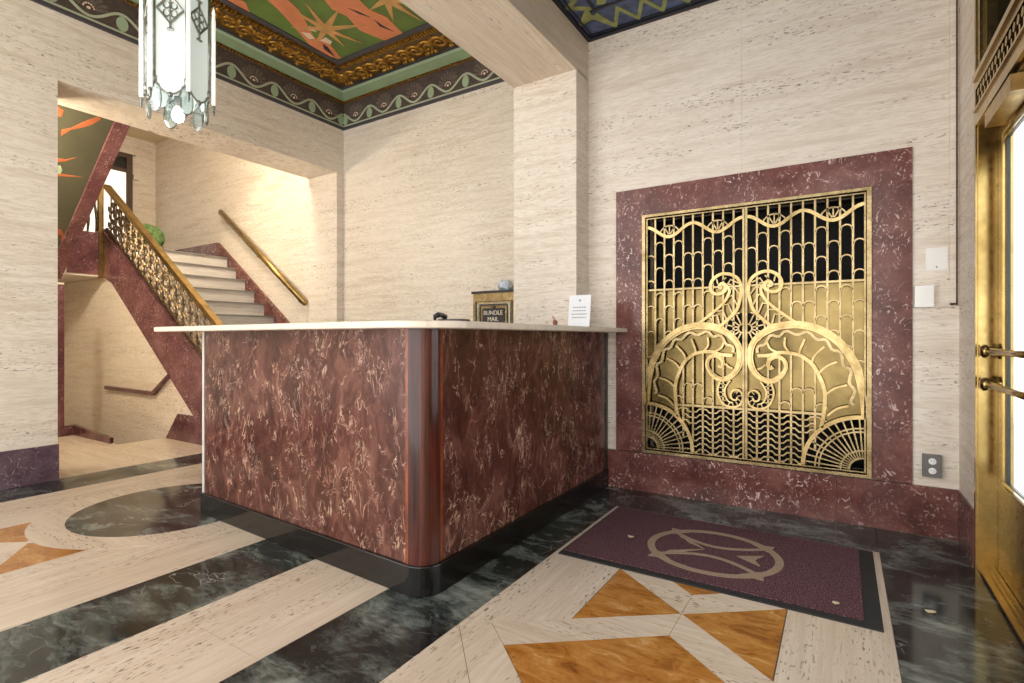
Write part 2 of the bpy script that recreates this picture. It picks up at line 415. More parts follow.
slab([(cx0, .78), (cx0+.42, .46), (cx0, .14), (cx0-.42, .46)], 'ochre', .0006)
for k in range(4):
    a0, a1 = k*PI/2+.3, (k+1)*PI/2+.3
    slab(arc(cx0, cy0, .685, a0, a1, 14)+arc(cx0, cy0, .52, a1, a0, 14), 'trav_fx', .0010, gap=.0004)
slab(arc(cx0, cy0, .52, 0, 2*PI, 40)[:-1], 'gmarble', .0013, 'floor_disc')
# inner hall floor
strip(-6.05, -4.95, [.6, 1.9, 3.1, 4.1], 'trav_fx')
strip(-9.3, -6.05, [.6, 1.5, 2.33], 'trav_fx')
# entrance field: two crossing cream bands with ochre triangles and lozenges
c = -.518
slab([(-1.195, 1.538), (-.858, 1.789), (-.858, 3.14), (-1.195, 3.14)], 'trav_fy')
slab([(.155, 1.538), (.155, 3.14), (-.178, 3.14), (-.178, 1.789)], 'trav_fy')
for s in (1, -1):
    X_ = lambda x: c+s*(x-c)
    slab([(c-s*.004, 2.042), (X_(-.856), 1.790), (X_(-.856), 2.298)], 'ochre')
    slab([(c, 2.045), (X_(-1.098), 1.61), (X_(-.982), 1.513), (c, 1.872)], 'trav_fx')
    slab([(c, 2.045), (X_(-.856), 2.298), (X_(-.856), 2.48), (c, 2.217)], 'trav_fx')
    slab([(X_(-1.195), 1.538), (X_(-1.098), 1.61), (X_(-.982), 1.513), (X_(-.825), 1.376), (X_(-.94), 1.27)], 'trav_fy')
    slab([(X_(-1.195), 1.538), (X_(-.94), 1.27), (X_(-.825), 1.376), (c, 1.115), (c, .95), (X_(-1.195), .95)], 'trav_fy')
slab([(c, 1.872), (-.982, 1.513), (-.825, 1.376), (c, 1.115), (2*c+.825, 1.376), (2*c+.982, 1.513)], 'ochre')
slab([(c, 2.217), (-.856, 2.48), (-.856, 2.9), (c, 3.14), (2*c+.856, 2.9), (2*c+.856, 2.48)], 'ochre')
slab([(-.856, 2.9), (c, 3.14), (-.856, 3.14)], 'trav_fx'); slab([(2*c+.856, 2.9), (c, 3.14), (2*c+.856, 3.14)], 'trav_fx')
strip(-1.195, .155, [YN, -.1, .95], 'trav_fy')

# ------------------------------------------------------------------ walls
def panels(wall, ax, plane, into, spans, zs, mat='trav', th=.012, gap=.0005):
    """thin travertine facing slabs on a wall; into = direction (+1/-1) the slab body goes from its face"""
    for a, b in zip(spans, spans[1:]):
        for z0, z1 in zip(zs, zs[1:]):
            if ax == 'y': box('wall_panel', a+gap, b-gap, plane, plane+into*th, z0+gap, z1-gap, mat, wall)
            else: box('wall_panel', plane, plane+into*th, a+gap, b-gap, z0+gap, z1-gap, mat, wall)
def wallbox(name, boxes, label, mat='trav'):
    bm = bmesh.new()
    for b in boxes: bbox(bm, *b)
    return struct(finish(name, bm, mat), label, 'wall')
GX0, GX1, GZ0, GZ1 = -1.162, .142, .266, 1.893
e = .012
wg = wallbox('wall_back', [(-1.60, GX0, YG+e, YG+.25, 0, 3.3), (GX1, XR+.10, YG+e, YG+.25, 0, 3.3), (GX0, GX1, YG+e, YG+.25, GZ1, 3.3), (GX0, GX1, YG+e, YG+.25, 0, GZ0)], 'pale travertine wall around the brass gate')
panels(wg, 'y', YG, 1, [-1.567, -1.35], [.26, 2.077])
panels(wg, 'y', YG, 1, [-1.567, -.53, XR+.06], [2.077, ZC2+.05])
panels(wg, 'y', YG, 1, [.321, XR+.06], [.262, 1.22, 2.077])
# red marble surround and plinth
sur = struct(empty('trim_1', (-.51, YG, 0)), 'purple red marble surround framing the brass gate', 'marble surround')
def mpiece(n, x0, x1, z0, z1, d=.012): return box(n, x0, x1, YG-d, YG+e, z0, z1, 'rmarble', sur, .002)
mpiece('marble_slab', -1.35, .321, 1.893, 2.077); mpiece('marble_slab', -1.35, GX0, GZ0, 1.892); mpiece('marble_slab', GX1, .321, GZ0, 1.892)
for a, b in ((-1.42, -.03), (-.028, XR)): box('plinth_slab', a, b, YG-.016, YG+e, 0, .262, 'rmarble', sur, .002)
box('plinth_slab', XR-.008, XR+.03, 3.165, YG-.017, 0, .262, 'rmarble', sur, .002)
# recess behind the gate
rec = wallbox('wall_shaft', [(GX0-.05, GX1+.05, YG+.36, YG+.40, .2, 2.0), (GX0-.06, GX0-.002, YG+.02, YG+.4, .2, 2.0), (GX1+.002, GX1+.06, YG+.02, YG+.4, .2, 2.0), (GX0-.05, GX1+.05, YG+.02, YG+.4, GZ1+.002, 2.0), (GX0-.05, GX1+.05, YG+.02, YG+.4, .2, GZ0-.002)], 'dark shaft behind the brass gate', 'void')
# recess wall behind the desk, pilaster and beam
wb = wallbox('wall_rear', [(-5.6, -1.5, YB+e, YB+.2, 0, 4.2)], 'travertine wall behind the reception desk')
panels(wb, 'y', YB, 1, [XL, -3.9, -2.85, -1.6], [0, 1.25, 2.5, ZF+.02])
pil = struct(box('trim_2', PX0, PX1, PY, YB+.1, 0, ZB+.01, 'trav'), 'travertine pilaster beside the brass gate', 'pilaster')
box('pilaster_facing', PX1, PX1+.0015, PY+.012, YG, .0, ZB, 'trav', pil)
beam = struct(box('trim_3', PX0, PX1, YN, YB, ZB, 4.1, 'trav_beam'), 'travertine ceiling beam running to the pilaster', 'beam')
# left wall with the wide opening to the stair hall
JY0, JY1, HZ, XLB = 1.528, 4.08, 2.965, -5.45
wl = wallbox('wall_left', [(XLB, XL-e, YN, JY0-.002, 0, 3.95), (XLB, XL-e, JY0-.002, JY1, HZ+.001, 3.95), (XLB, XL-e, JY1+.001, YB+.02, 0, 3.95)], 'travertine wall with a wide opening to the stairs')
panels(wl, 'x', XL, -1, [YN, .1, JY0], [.262, 1.4, HZ, ZF+.02]); panels(wl, 'x', XL, -1, [JY0, 2.6, JY1, YB], [HZ, ZF+.02])
panels(wl, 'x', XL, -1, [JY1, YB], [0, 1.4, HZ])
bl = struct(box('baseboard_left', XL-.01, XL+.014, YN, JY0+.004, 0, .262, 'pmarble', None, .002), 'violet marble baseboard at the left pillar foot', 'baseboard')
# door wall
DY1 = 3.13                                      # far jamb of the entrance doors
DY0 = 1.05
wr = wallbox('wall_right', [(XR+e, XR+.10, DY1+.055, YG+.02, 0, 3.3), (XR+e, XR+.25, YN, DY0-.05, 0, 3.3)], 'narrow travertine wall beside the entrance door')
panels(wr, 'x', XR, 1, [DY1+.04, YG], [.262, 1.62, 3.25]); panels(wr, 'x', XR, 1, [YN, DY0-.04], [0, 1.62, 3.25])
box('wall_chip_edge', XR-.001, XR+.02, DY1+.030, DY1+.042, .262, 3.2, 'giltdk', wr)

# ------------------------------------------------------------------ right bay ceiling
cr = struct(box('ceiling_entrance', PX1, XR+.12, YN, YG+.05, ZC2+.012, ZC2+.08, 'blue'), 'blue painted entrance ceiling with green zigzag border', 'ceiling')
def czig(pts, w, a0, a1, mat, nm='zigzag_band'): return ribbon(nm, pts, w, 'z', a0, a1, mat, cr)
box('border_moulding', PX1, XR, YG-.035, YG, ZC2-.004, ZC2+.02, 'bdark', cr)
box('border_moulding', PX1, PX1+.03, YN, YG-.035, ZC2-.004, ZC2+.02, 'bdark', cr)
box('border_moulding', PX1+.03, XR, YG-.062, YG-.050, ZC2+.004, ZC2+.014, 'bdark', cr)
box('border_moulding', PX1+.045, PX1+.058, YN, YG-.05, ZC2+.004, ZC2+.014, 'bdark', cr)
box('border_moulding', PX1+.15, XR, 3.225, 3.245, ZC2+.004, ZC2+.014, 'bdark', cr)
box('border_moulding', PX1+.175, PX1+.193, YN, 3.225, ZC2+.004, ZC2+.014, 'bdark', cr)
zz = [(PX1+.155, YG-.26)]; x = PX1+.155; up = 0
for k in range(24):
    x += .082; zz.append((x, YG-.075 if k % 2 == 0 else YG-.255))
czig(zz, .062, ZC2+.006, ZC2+.016, 'zig')
zz = [(PX1+.155, YG-.26)]; yv = YG-.26
for k in range(40):
    yv -= .082 if k else .0; zz.append((PX1+.045 if k % 2 == 0 else PX1+.155, yv+.06*(k == 0)))
czig(zz, .06, ZC2+.007, ZC2+.017, 'zig')
for k in range(10):
    pts = [(PX1+.215+k*.19+dx, 3.19-dy) for dx, dy in ((0, .0), (.05, -.02), (.085, .02), (.13, -.01), (.165, .04), (.12, .1), (.05, .09))]
    if pts[2][0] < XR: prism('leaf_motif', pts, 'z', ZC2+.006, ZC2+.014, 'zig', cr)

# ------------------------------------------------------------------ left bay painted coffer
cl = struct(box('ceiling_lobby', XL-.05, PX0, YN, YB+.05, 3.905, 4.0, 'mgreen'), 'green coffered ceiling painted with orange bands and stars', 'ceiling')
def cpoly(pts, mat, z, nm): return prism(nm, pts, 'z', 3.905-z, 3.908, mat, cl)
sw1 = [(-3.7,2.93),(-3.45,3.08),(-3.48,3.22),(-3.43,3.38),(-3.49,3.66),(-3.71,3.66),(-3.79,3.39),(-3.72,3.18),(-3.75,3.05)]
sw2 = [(-4.11,2.67),(-3.96,2.76),(-4.0,2.89),(-4.06,2.99),(-4.25,3.25),(-4.18,3.32),(-4.33,3.64),(-4.4,3.55),(-4.39,3.3),(-4.23,2.98),(-4.14,2.78)]
cpoly(sw1, 'morange', .004, 'painted_band'); cpoly(sw2, 'morange', .004, 'painted_band')
cpoly([(-3.7,2.93),(-3.45,3.08),(-3.3,2.6),(-3.4,2.0),(-3.6,2.0),(-3.55,2.5)], 'morange', .004, 'painted_band')
cpoly([(-4.11,2.67),(-3.96,2.76),(-3.8,2.3),(-4.0,1.7),(-4.25,1.7),(-4.05,2.2)], 'morange', .004, 'painted_band')
cpoly([(-4.45,2.75),(-4.3,2.6),(-4.3,2.1),(-4.45,1.8)], 'morange', .004, 'painted_band')
for k in range(3): cpoly([(-2.9-.2*k, -1), (-2.7-.2*k, -.2+.3*k), (-2.9-.35*k, .9), (-3.3-.25*k, 1.2), (-3.1-.3*k, .2)], 'morange', .004, 'painted_band')
def star(cx, cy, tips, w, mat, z):
    for i_, (tx, ty) in enumerate(tips):
        z = .006+.0003*i_; dx, dy = tx-cx, ty-cy; l = math.hypot(dx, dy)
        cpoly([(tx, ty), (cx+dx*.15-dy/l*w, cy+dy*.15+dx/l*w), (cx-dx*.05, cy-dy*.05), (cx+dx*.15+dy/l*w, cy+dy*.15-dx/l*w)], mat, z, 'star_ray')
star(-4.04, 3.21, [(-3.86,2.85),(-3.67,3.07),(-3.93,3.56),(-4.35,3.33),(-4.28,3.02),(-3.68,3.36),(-4.12,3.5),(-4.05,2.85)], .03, 'mgold', .006)
star(-3.25, 3.20, [(-3.49,3.23),(-3.44,3.48),(-3.2,3.6),(-3.0,3.45),(-3.1,2.95),(-3.4,3.0)], .03, 'mgold', .006)
star(-3.9, 2.1, [(-3.9+.35*math.cos(k*.9), 2.1+.35*math.sin(k*.9)) for k in range(7)], .03, 'mgold', .006)
cpoly([(-4.27,3.12),(-4.22,3.17),(-4.25,3.26),(-4.31,3.23)], 'mwhite', .005, 'painted_cloud'); cpoly([(-4.24,3.3),(-4.15,3.3),(-4.16,3.38),(-4.21,3.4)], 'mwhite', .005, 'painted_cloud')
cpoly([(-4.18,3.13),(-4.12,3.10),(-4.15,3.2)], 'mwhite', .005, 'painted_cloud')
cpoly([(-3.62,3.1),(-3.58,3.19),(-3.55,3.31),(-3.60,3.22)], 'mdark', .005, 'painted_line'); cpoly([(-3.55,3.34),(-3.55,3.45),(-3.53,3.58),(-3.585,3.45)], 'mdark', .005, 'painted_line')
cpoly([(-4.26,3.35),(-4.27,3.42),(-4.36,3.58),(-4.33,3.42)], 'mdark', .005, 'painted_line')

def cornice(name, label, along, L0, L1, lead):
    """frieze, cove, gilt moulding; along='x': on the recess wall, 'y': on the left wall. lead = corner end."""
    T = struct(empty(name, (-3.5, YB, ZF) if along == 'x' else (XL, 2, ZF)), label, 'cornice')
    def prof(nm, pts, mat, mit=1):            # pts = (distance from the wall, z); mitred at the corner
        bm = bmesh.new()
        def P(d, z, end):
            if along == 'x':
                return (XL+d if end == 0 else L1, YB-d, z)
            return (XL+d, YB-d if end == 0 else L0, z)
        A = [bm.verts.new(P(d, z, 0)) for d, z in pts]; B = [bm.verts.new(P(d, z, 1)) for d, z in pts]; n = len(pts)
        bm.faces.new(A); bm.faces.new(B[::-1])
        for i in range(n): bm.faces.new((A[i], A[(i+1)%n], B[(i+1)%n], B[i]))
        return finish(nm, bm, mat, T)
    prof('frieze_board', [(0, ZF), (.018, ZF), (.018, 3.765), (0, 3.765)], 'frbrown')
    prof('frieze_edge', [(0, ZF-.002), (.024, ZF-.002), (.024, ZF+.026), (0, ZF+.026)], 'covegray')
    prof('frieze_fillet', [(0, ZF+.028), (.022, ZF+.028), (.022, ZF+.044), (0, ZF+.044)], 'frline')
    prof('rope_moulding', [(0, 3.765), (.028, 3.765), (.036, 3.778), (.028, 3.795), (0, 3.795)], 'giltdk')
    prof('cove', [(0, 3.796), (.034, 3.796), (.06, 3.815), (.10, 3.85), (.115, 3.862), (0, 3.862)], 'cove')
    prof('cove_fillet', [(.10, 3.852), (.108, 3.846), (.132, 3.866), (.13, 3.872), (.11, 3.872)], 'cove2')
    prof('slate_fillet', [(.13, 3.862), (.168, 3.862), (.168, 3.92), (.13, 3.92)], 'covegray')
    prof('gilt_bed', [(.168, 3.872), (.30, 3.862), (.44, 3.872), (.44, 3.92), (.168, 3.92)], 'giltdk')
    prof('slate_fillet', [(.50, 3.885), (.545, 3.892), (.545, 3.92), (.50, 3.92)], 'covegray')
    # rope beads and dentils, too small to pick apart
    lo, hi = (XL, L1) if along == 'x' else (L0, YB)
    bm = bmesh.new(); bm2 = bmesh.new(); t = lo
    n = int((hi-lo)/.034)
    for k in range(n):
        t = lo+(k+.5)*(hi-lo)/n
        if (t > lo+.5 if along == 'x' else t < hi-.5):
            if along == 'x': bbox(bm, t-.010, t+.010, YB-.495, YB-.445, 3.862, 3.90)
            else: bbox(bm, XL+.445, XL+.495, t-.010, t+.010, 3.862, 3.90)
        if (t > lo+.03 if along == 'x' else t < hi-.03):
            if along == 'x': bbox(bm2, t-.009, t+.009, YB-.044, YB-.02, 3.770, 3.790)
            else: bbox(bm2, XL+.02, XL+.044, t-.009, t+.009, 3.770, 3.790)
    tag(finish('dentil_row', bm, 'gilt', T), kind='stuff'); tag(finish('rope_beads', bm2, 'gilt', T), kind='stuff')
    prof('dentil_bed', [(.44, 3.885), (.50, 3.885), (.50, 3.92), (.44, 3.92)], 'giltdk')
    # frieze ornaments: running wave, pale leaves under its crests, palmettes in its troughs
    per = .449; end = .022
    def W3(s, z, d):                          # s = distance from the corner along the wall
        return (XL+s, YB-d, z) if along == 'x' else (XL+d, YB-s, z)
    Ltot = hi-lo; pts = []
    k = 0
    while k*per/16 < Ltot:
        s = k*per/16; u = math.cos(2*PI*s/per); pts.append((s, ZF+.118+.062*(u if u > 0 else .9*u))); k += 1
    if along == 'x': ribbon('wave_band', [(XL+s, z) for s, z in pts if s > .02], .02, 'y', YB-.0235, YB-.017, 'frline', T)
    else: ribbon('wave_band', [(YB-s, z) for s, z in pts if s > .02], .02, 'x', XL+.0235, XL+.017, 'frline', T)
    leaf = pal = None; m = 0
    while m*per+.1 < Ltot:
        s = m*per+(.0 if m else .055)
        lp = [(math.cos(a)*.042, ZF+.105+math.sin(a)*.058+(.012 if a == PI/2 else 0)) for a in [i*PI/6 for i in range(12)]]
        if along == 'x': prism('frieze_leaf', [(XL+s+a, z) for a, z in lp], 'y', YB-.024, YB-.016, 'frgreen', T)
        else: prism('frieze_leaf', [(YB-s+a, z) for a, z in lp], 'x', XL+.024, XL+.016, 'frgreen', T)
        s = (m+.5)*per
        if s < Ltot:
            bm = bmesh.new(); bmw = bmesh.new()
            for j in range(9):
                a = .15+j*(PI-.3)/8; ca, sa = math.cos(a), math.sin(a)
                q = [(s+ca*.05-sa*.008, ZF+.125+sa*.05+ca*.008), (s+ca*.05+sa*.008, ZF+.125+sa*.05-ca*.008), (s+ca*.128+sa*.014, ZF+.125+sa*.128-ca*.014), (s+ca*.14, ZF+.125+sa*.14), (s+ca*.128-sa*.014, ZF+.125+sa*.128+ca*.014)]
                if along == 'x': bprism(bm, [(XL+a_, z) for a_, z in q], 'y', YB-.022, YB-.016)
                else: bprism(bm, [(YB-a_, z) for a_, z in q], 'x', XL+.022, XL+.016)
            for j in range(7):
                a = .2+j*(PI-.4)/6; q = [(s+math.cos(a)*.036+dx, ZF+.12+math.sin(a)*.036+dz) for dx, dz in ((-.005,-.005), (.005,-.005), (.005,.005), (-.005,.005))]
                if along == 'x': bprism(bmw, [(XL+a_, z) for a_, z in q], 'y', YB-.0225, YB-.016)
                else: bprism(bmw, [(YB-a_, z) for a_, z in q], 'x', XL+.0225, XL+.016)
            q = [(s+math.cos(a)*.014, ZF+.122+math.sin(a)*.010) for a in [i*PI/4 for i in range(8)]]
            if along == 'x': bprism(bmw, [(XL+a_, z) for a_, z in q], 'y', YB-.0225, YB-.016)
            else: bprism(bmw, [(YB-a_, z) for a_, z in q], 'x', XL+.0225, XL+.016)
            pa = finish('palmette', bm, 'frbrown2', T); finish('palmette_eye', bmw, 'mwhite', pa)
        m += 1
    # gilt scroll relief
    unit = .30; cnt = int((Ltot-.3)/unit); src = None
    for m in range(cnt):
        s = .34+m*unit
        if src is None:
            bm = bmesh.new()
            def sp(cx, cd, r, turns, ph, w):
                P_ = []
                for i in range(18):
                    t = i/17; rr = r*(1-.8*t); a = ph+turns*2*PI*t
                    q = W3(s+cx+rr*math.cos(a), 3.868-.006*t, cd+rr*math.sin(a)); P_.append(q)
                btube(bm, P_, [w*(1-.45*i/17) for i in range(18)], 5)
            sp(.0, .30, .095, 1.6, 0, .019); sp(.15, .30, .095, -1.6, PI, .019)
            for q in range(9):
                a = random.uniform(0, .3); d_ = random.choice([.2, .23, .38, .41, .30, .26, .35]); rr = random.uniform(.014, .028)
                bmesh.ops.create_icosphere(bm, subdivisions=1, radius=rr, matrix=__import__('mathutils').Matrix.Translation(W3(s+a-.08, 3.866, d_)))
            src = finish('gilt_scroll', bm, 'gilt', T, True)
        else:
            d = m*unit
            dupe(src, *( (d, 0, 0) if along == 'x' else (0, -d, 0)))
    return T
cornice('trim_4', 'painted frieze and gilt cornice along the recess wall', 'x', XL, PX0, 0)
cornice('trim_5', 'painted frieze and gilt cornice above the stair opening', 'y', YN, YB, 0)

# ------------------------------------------------------------------ stair hall
YS, XH, ZH = 4.12, -9.31, 4.16               # hall side wall, hall end wall, hall ceiling
YT = 2.78                                     # string of the lower flight
LZ, LX = 2.158, -7.17                         # landing height, top nosing
ws = wallbox('wall_stair', [(XH, XLB-.001, YS+e, YS+.06, 0, ZH+.1)], 'warm travertine wall beside the staircase')
panels(ws, 'y', YS, 1, [XH, -8.0, -6.75, XLB], [0, 1.4, 2.8, ZH])
box('wall_panel', XLB, XL-.02, JY1, JY1+.004, 0, HZ, 'trav', wl)
wh = wallbox('wall_landing', [(XH-.2, XH-e, .6, YS+.06, 0, ZH+.1)], 'warm travertine end wall of the stair landing')
panels(wh, 'x', XH, -1, [.6, 1.9, 3.0, YS], [0, 1.4, 2.8, ZH])
struct(box('ceiling_stair', XH-.1, XLB, .6, YS+.06, ZH, ZH+.1, 'ceil_hall'), 'cream plaster ceiling over the stairs', 'ceiling')
wallbox('wall_side', [(XH, XLB, .5, .6, 0, ZH+.1)], 'travertine wall of the stair hall hidden by the pillar')
# wall below the stair and the descending basement flight
wu = wallbox('wall_under', [(-9.35, -5.1, YT+.032, YT+.06, -2, -.01), (-9.35, -9.25, 2.3, YT+.06, -2, 0), (-6.05, -5.99, 2.3, YT+.06, -2, -.1), (-9.35, -5.99, 2.3, YT+.06, -2.05, -2)], 'travertine wall under the staircase')  # unseen well sides and floor added to block light from below
prism('wall_panel', [(-9.25, -1.2), (-6.05, -1.2), (-6.05, 0), (-5.1, 0), (-5.45, .28), (-7.28, 1.70), (-7.50, 1.775), (-9.25, 1.775)], 'y', YT+.004, YT+.031, 'trav', wu)
prism('wall_cap', [(-7.46, .44), (-6.28, .43), (-5.93, .66), (-5.91, .70), (-6.30, .472), (-7.46, .482)], 'y', YT-.035, YT+.006, 'smarble', wu)
prism('base_slab', [(-6.02, 0), (-5.78, .271), (-5.45, .273), (-5.0, 0)], 'y', YT-.02, YT+.004, 'smarble', wu)
wu2 = wallbox('wall_basement', [(-9.35, -6.0, 2.33, 2.345, -2, -.003), (-7.08, -6.17, 2.33, 2.345, -.01, .05), (-7.12, -7.05, 2.15, 2.235, 0, 1.64)], 'travertine wall beside the basement stairs')  # part below the floor added to close the stairwell against light
prism('curb_slab', [(-7.08, 0), (-6.17, 0), (-6.17, .055), (-7.08, .11)], 'y', 2.316, 2.35, 'smarble', wu2); box('curb_slab', -7.08, -7.036, 2.23, 2.316, 0, .11, 'smarble', wu2)
box('door_casing', -7.05, -7.03, 2.15, 2.23, 0, 1.62, 'smarble', wu2)
bst = empty('basement_stairs', (-6.1, 2.55, -.17), 'narrow stone steps going down beside the travertine wall', 'stairs')
for k in range(10): box('step', -6.06-.25*k, -6.06-.25*(k+1)-.02, 2.346, YT+.002, -.17*(k+1)-.2, -.17*(k+1), 'step', bst)

st = empty('staircase', (-5.9, 3.4, 0), 'stone staircase with pale risers and red marble strings rising left', 'staircase')
PIT = .212; RIS = LZ/13
for k in range(1, 14):
    x = LX+(13-k)*PIT; z = k*RIS
    xb = x-PIT-.02 if k < 13 else XH+.001
    sp_ = box('step', xb, x-.022, YT+.03, YS-.04, z-RIS-.002, z-.016, 'step', st)
    box('tread', xb, x, YT+.03, YS-.04, z-.016, z, 'tread', sp_, .004)
slope = .69
stp = [(-7.54, 2.345), (-7.54, 1.79), (-7.28, 1.70), (-5.445, .273), (-5.08, 0), (-4.36, 0), (-4.36, .155)]
prism('string', stp, 'y', YT-.03, YT+.03, 'smarble', st)
ribbon('string_cap', [(-7.52, 2.345), (-4.36, .165)], .035, 'y', YT-.045, YT+.045, 'smarble', st)
prism('wall_string', [(XH, LZ), (XH, 2.385), (-7.446, 2.392), (-4.5, .27), (-4.5, 0), (-5.1, 0), (-7.6, 1.8)], 'y', YS-.042, YS-.002, 'rmarble', st)
box('landing_fascia', -7.545, -7.49, 2.40, YT-.03, 1.80, 2.30, 'smarble', st)
box('landing_slab', XH+.001, -7.50, .62, YT+.03, 1.78, LZ, 'trav', st)
# upper flight: painted soffit with a marble edge strip
up = empty('upper_stair_flight', (-6.4, 1.6, 2.2), 'underside of the upper stair flight, olive with orange painted strokes', 'staircase')
SO = lambda x: 3.10+.81*(x+5.83)
def slope_prism(nm, x0, x1, y0, y1, t0, t1, mat): return prism(nm, [(x0, SO(x0)+t0), (x1, SO(x1)+t0), (x1, SO(x1)+t1), (x0, SO(x0)+t1)], 'y', y0, y1, mat, up)
so = slope_prism('soffit', -7.53, -4.99+XLB-XL, .62, 2.25, .03, .25, 'olive')
slope_prism('edge_string', -7.53, XLB-.01, 2.235, 2.36, 0, .34, 'smarble')
def stroke(pts, mat):
    bm = bmesh.new(); bprism(bm, pts, 'z', 0, .004)
    for v in bm.verts: v.co.z += SO(v.co.x)+.027
    return finish('painted_stroke', bm, mat, so)
stroke([(-6.046,1.897),(-6.011,1.956),(-5.933,2.023),(-5.856,2.11),(-5.871,2.136),(-5.934,2.09),(-5.979,2.038),(-6.025,1.961),(-6.1,1.91)], 'orange')
stroke([(-5.80,1.70),(-5.881,1.839),(-5.887,1.865),(-5.941,1.864),(-5.98,1.75)], 'orange')
stroke([(-6.30,1.85),(-6.29,2.007),(-6.25,2.075),(-6.306,2.011),(-6.36,1.87)], 'orange')
stroke([(-6.44,1.85),(-6.425,2.063),(-6.417,2.18),(-6.441,2.069),(-6.47,1.86)], 'orange')
stroke([(-6.37,1.94),(-6.355,1.987),(-6.391,2.012),(-6.427,2.009),(-6.442,1.96)], 'frgreen')
stroke([(-6.98,2.08),(-6.984,2.191),(-7.047,2.236),(-7.109,2.24),(-7.102,2.22),(-7.042,2.209),(-7.04,2.08)], 'orange')

# balustrade
rail = empty('stair_railing', (-6.0, YT, 0), 'bronze scrollwork stair railing with a brass handrail', 'railing')
RZ = lambda x: 2.83-.70*(x+7.42)
bm = bmesh.new(); bribbon(bm, [(-7.47, RZ(-7.47)), (-4.5, RZ(-4.5))], .05, 'y', YT-.034, YT+.034); bev(bm, .012, 2)
finish('handrail', bm, 'railbrass', rail)
box('newel', -7.525, -7.475, YT-.080, YT-.032, 1.76, 2.96, 'railbrass', rail, .008)
box('newel_cap', -7.54, -7.46, YT-.095, YT-.02, 2.94, 2.99, 'railbrass', rail, .01)
box('newel', -4.56, -4.47, YT-.045, YT+.045, 0, .84, 'railbrass', rail, .008)
def scroll_unit(bm, sx, y, shear, h, base, w=.19):
    T = lambda a, b: (sx+a, y, base+b-shear*a)
    def sp(cx, cz, r, turns, ph, th, n=15):
        P = []
        for i in range(n):
            t = i/(n-1); rr = r*(1-.82*t); an = ph+turns*2*PI*t; P.append(T(cx+rr*math.cos(an), cz+rr*math.sin(an)))
        btube(bm, P, [th*(1-.3*i/(n-1)) for i in range(n)], 4)
    btube(bm, [T(0, 0), T(0, h)], .008, 5)
    btube(bm, [T(w*.5, 0), T(w*.5, h)], .006, 4)
    sp(.045, h*.80, .040, 1.4, PI, .009); sp(-.045, h*.58, .042, -1.4, 0, .009); sp(.048, h*.38, .042, 1.4, PI, .009); sp(-.045, h*.18, .042, -1.4, 0, .009)
    sp(w*.5, h*.9, .03, 1.2, -PI/2, .007)
    for (a, b, c_, d) in ((0, .1, .06, .26), (0, .3, -.06, .46), (0, .5, .055, .68), (w*.5, .1, w*.5-.05, .3), (w*.5, .35, w*.5+.05, .55), (w*.5, .6, w*.5-.045, .75)):
        q = [T(a, b*h), T((a+c_)/2+.012, (b*.4+d*.6)*h), T(c_, d*h)]; btube(bm, q, [.005, .017, .004], 4)
bm = bmesh.new(); scroll_unit(bm, -7.36, YT, slope, .47, 2.365-slope*.12)
first = finish('baluster_scroll', bm, 'iron', rail)
for k in range(1, 21): dupe(first, .138*k, 0, -.138*k*slope)
ribbon('bottom_bar', [(-7.48, 2.365), (-4.5, 2.365-.69*2.98)], .02, 'y', YT-.012, YT+.012, 'iron', rail)
lr = tube('landing_rail', [(-7.52, 2.40, 2.86), (-7.52, YT-.05, 2.86)], .022, 'railbrass', rail)
for k in range(4):
    y_ = 2.44+k*.082
    tube('baluster', [(-7.52, y_, 2.29), (-7.52, y_+.012, 2.45), (-7.52, y_-.012, 2.65), (-7.52, y_, 2.85)], [.009, .018, .012, .008], 'iron', rail, 5)
ur = empty('upper_railing', (-6.5, 2.30, 2.3), 'bronze balusters standing above the upper flight marble edge', 'railing')
for k in range(9):
    x = -7.38+k*.2; z = SO(x)+.33
    tube('baluster', [(x, 2.30, z), (x+.01, 2.30, z+.2), (x-.01, 2.30, z+.42), (x, 2.30, z+.6)], [.009, .018, .012, .008], 'iron', ur, 5)
tube('handrail', [(-7.42, 2.30, SO(-7.42)+.93), (-5.5, 2.30, SO(-5.5)+.93)], .025, 'railbrass', ur)
# handrail on the wall
hr = empty('wall_handrail', (-6.4, YS, 2.1), 'slanted brass handrail fixed to the travertine wall', 'handrail')
bm = bmesh.new(); bribbon(bm, [(-7.295, 2.80), (-5.454, 1.465)], .058, 'y', YS-.105, YS-.055); bev(bm, .016, 3)
finish('rail', bm, 'railbrass', hr, True)
for t in (.08, .47, .93):
    x, z = -7.295+1.841*t, 2.80-1.335*t
    b_ = tube('bracket', [(x, YS-.08, z-.02), (x, YS-.07, z-.07), (x, YS-.03, z-.085), (x, YS, z-.085)], .009, 'railbrass', hr, 6)
    lathe('rosette', [(.028, 0), (.028, -.006), (.015, -.014)], (x, YS, z-.085), 'railbrass', b_, 12, 'y')
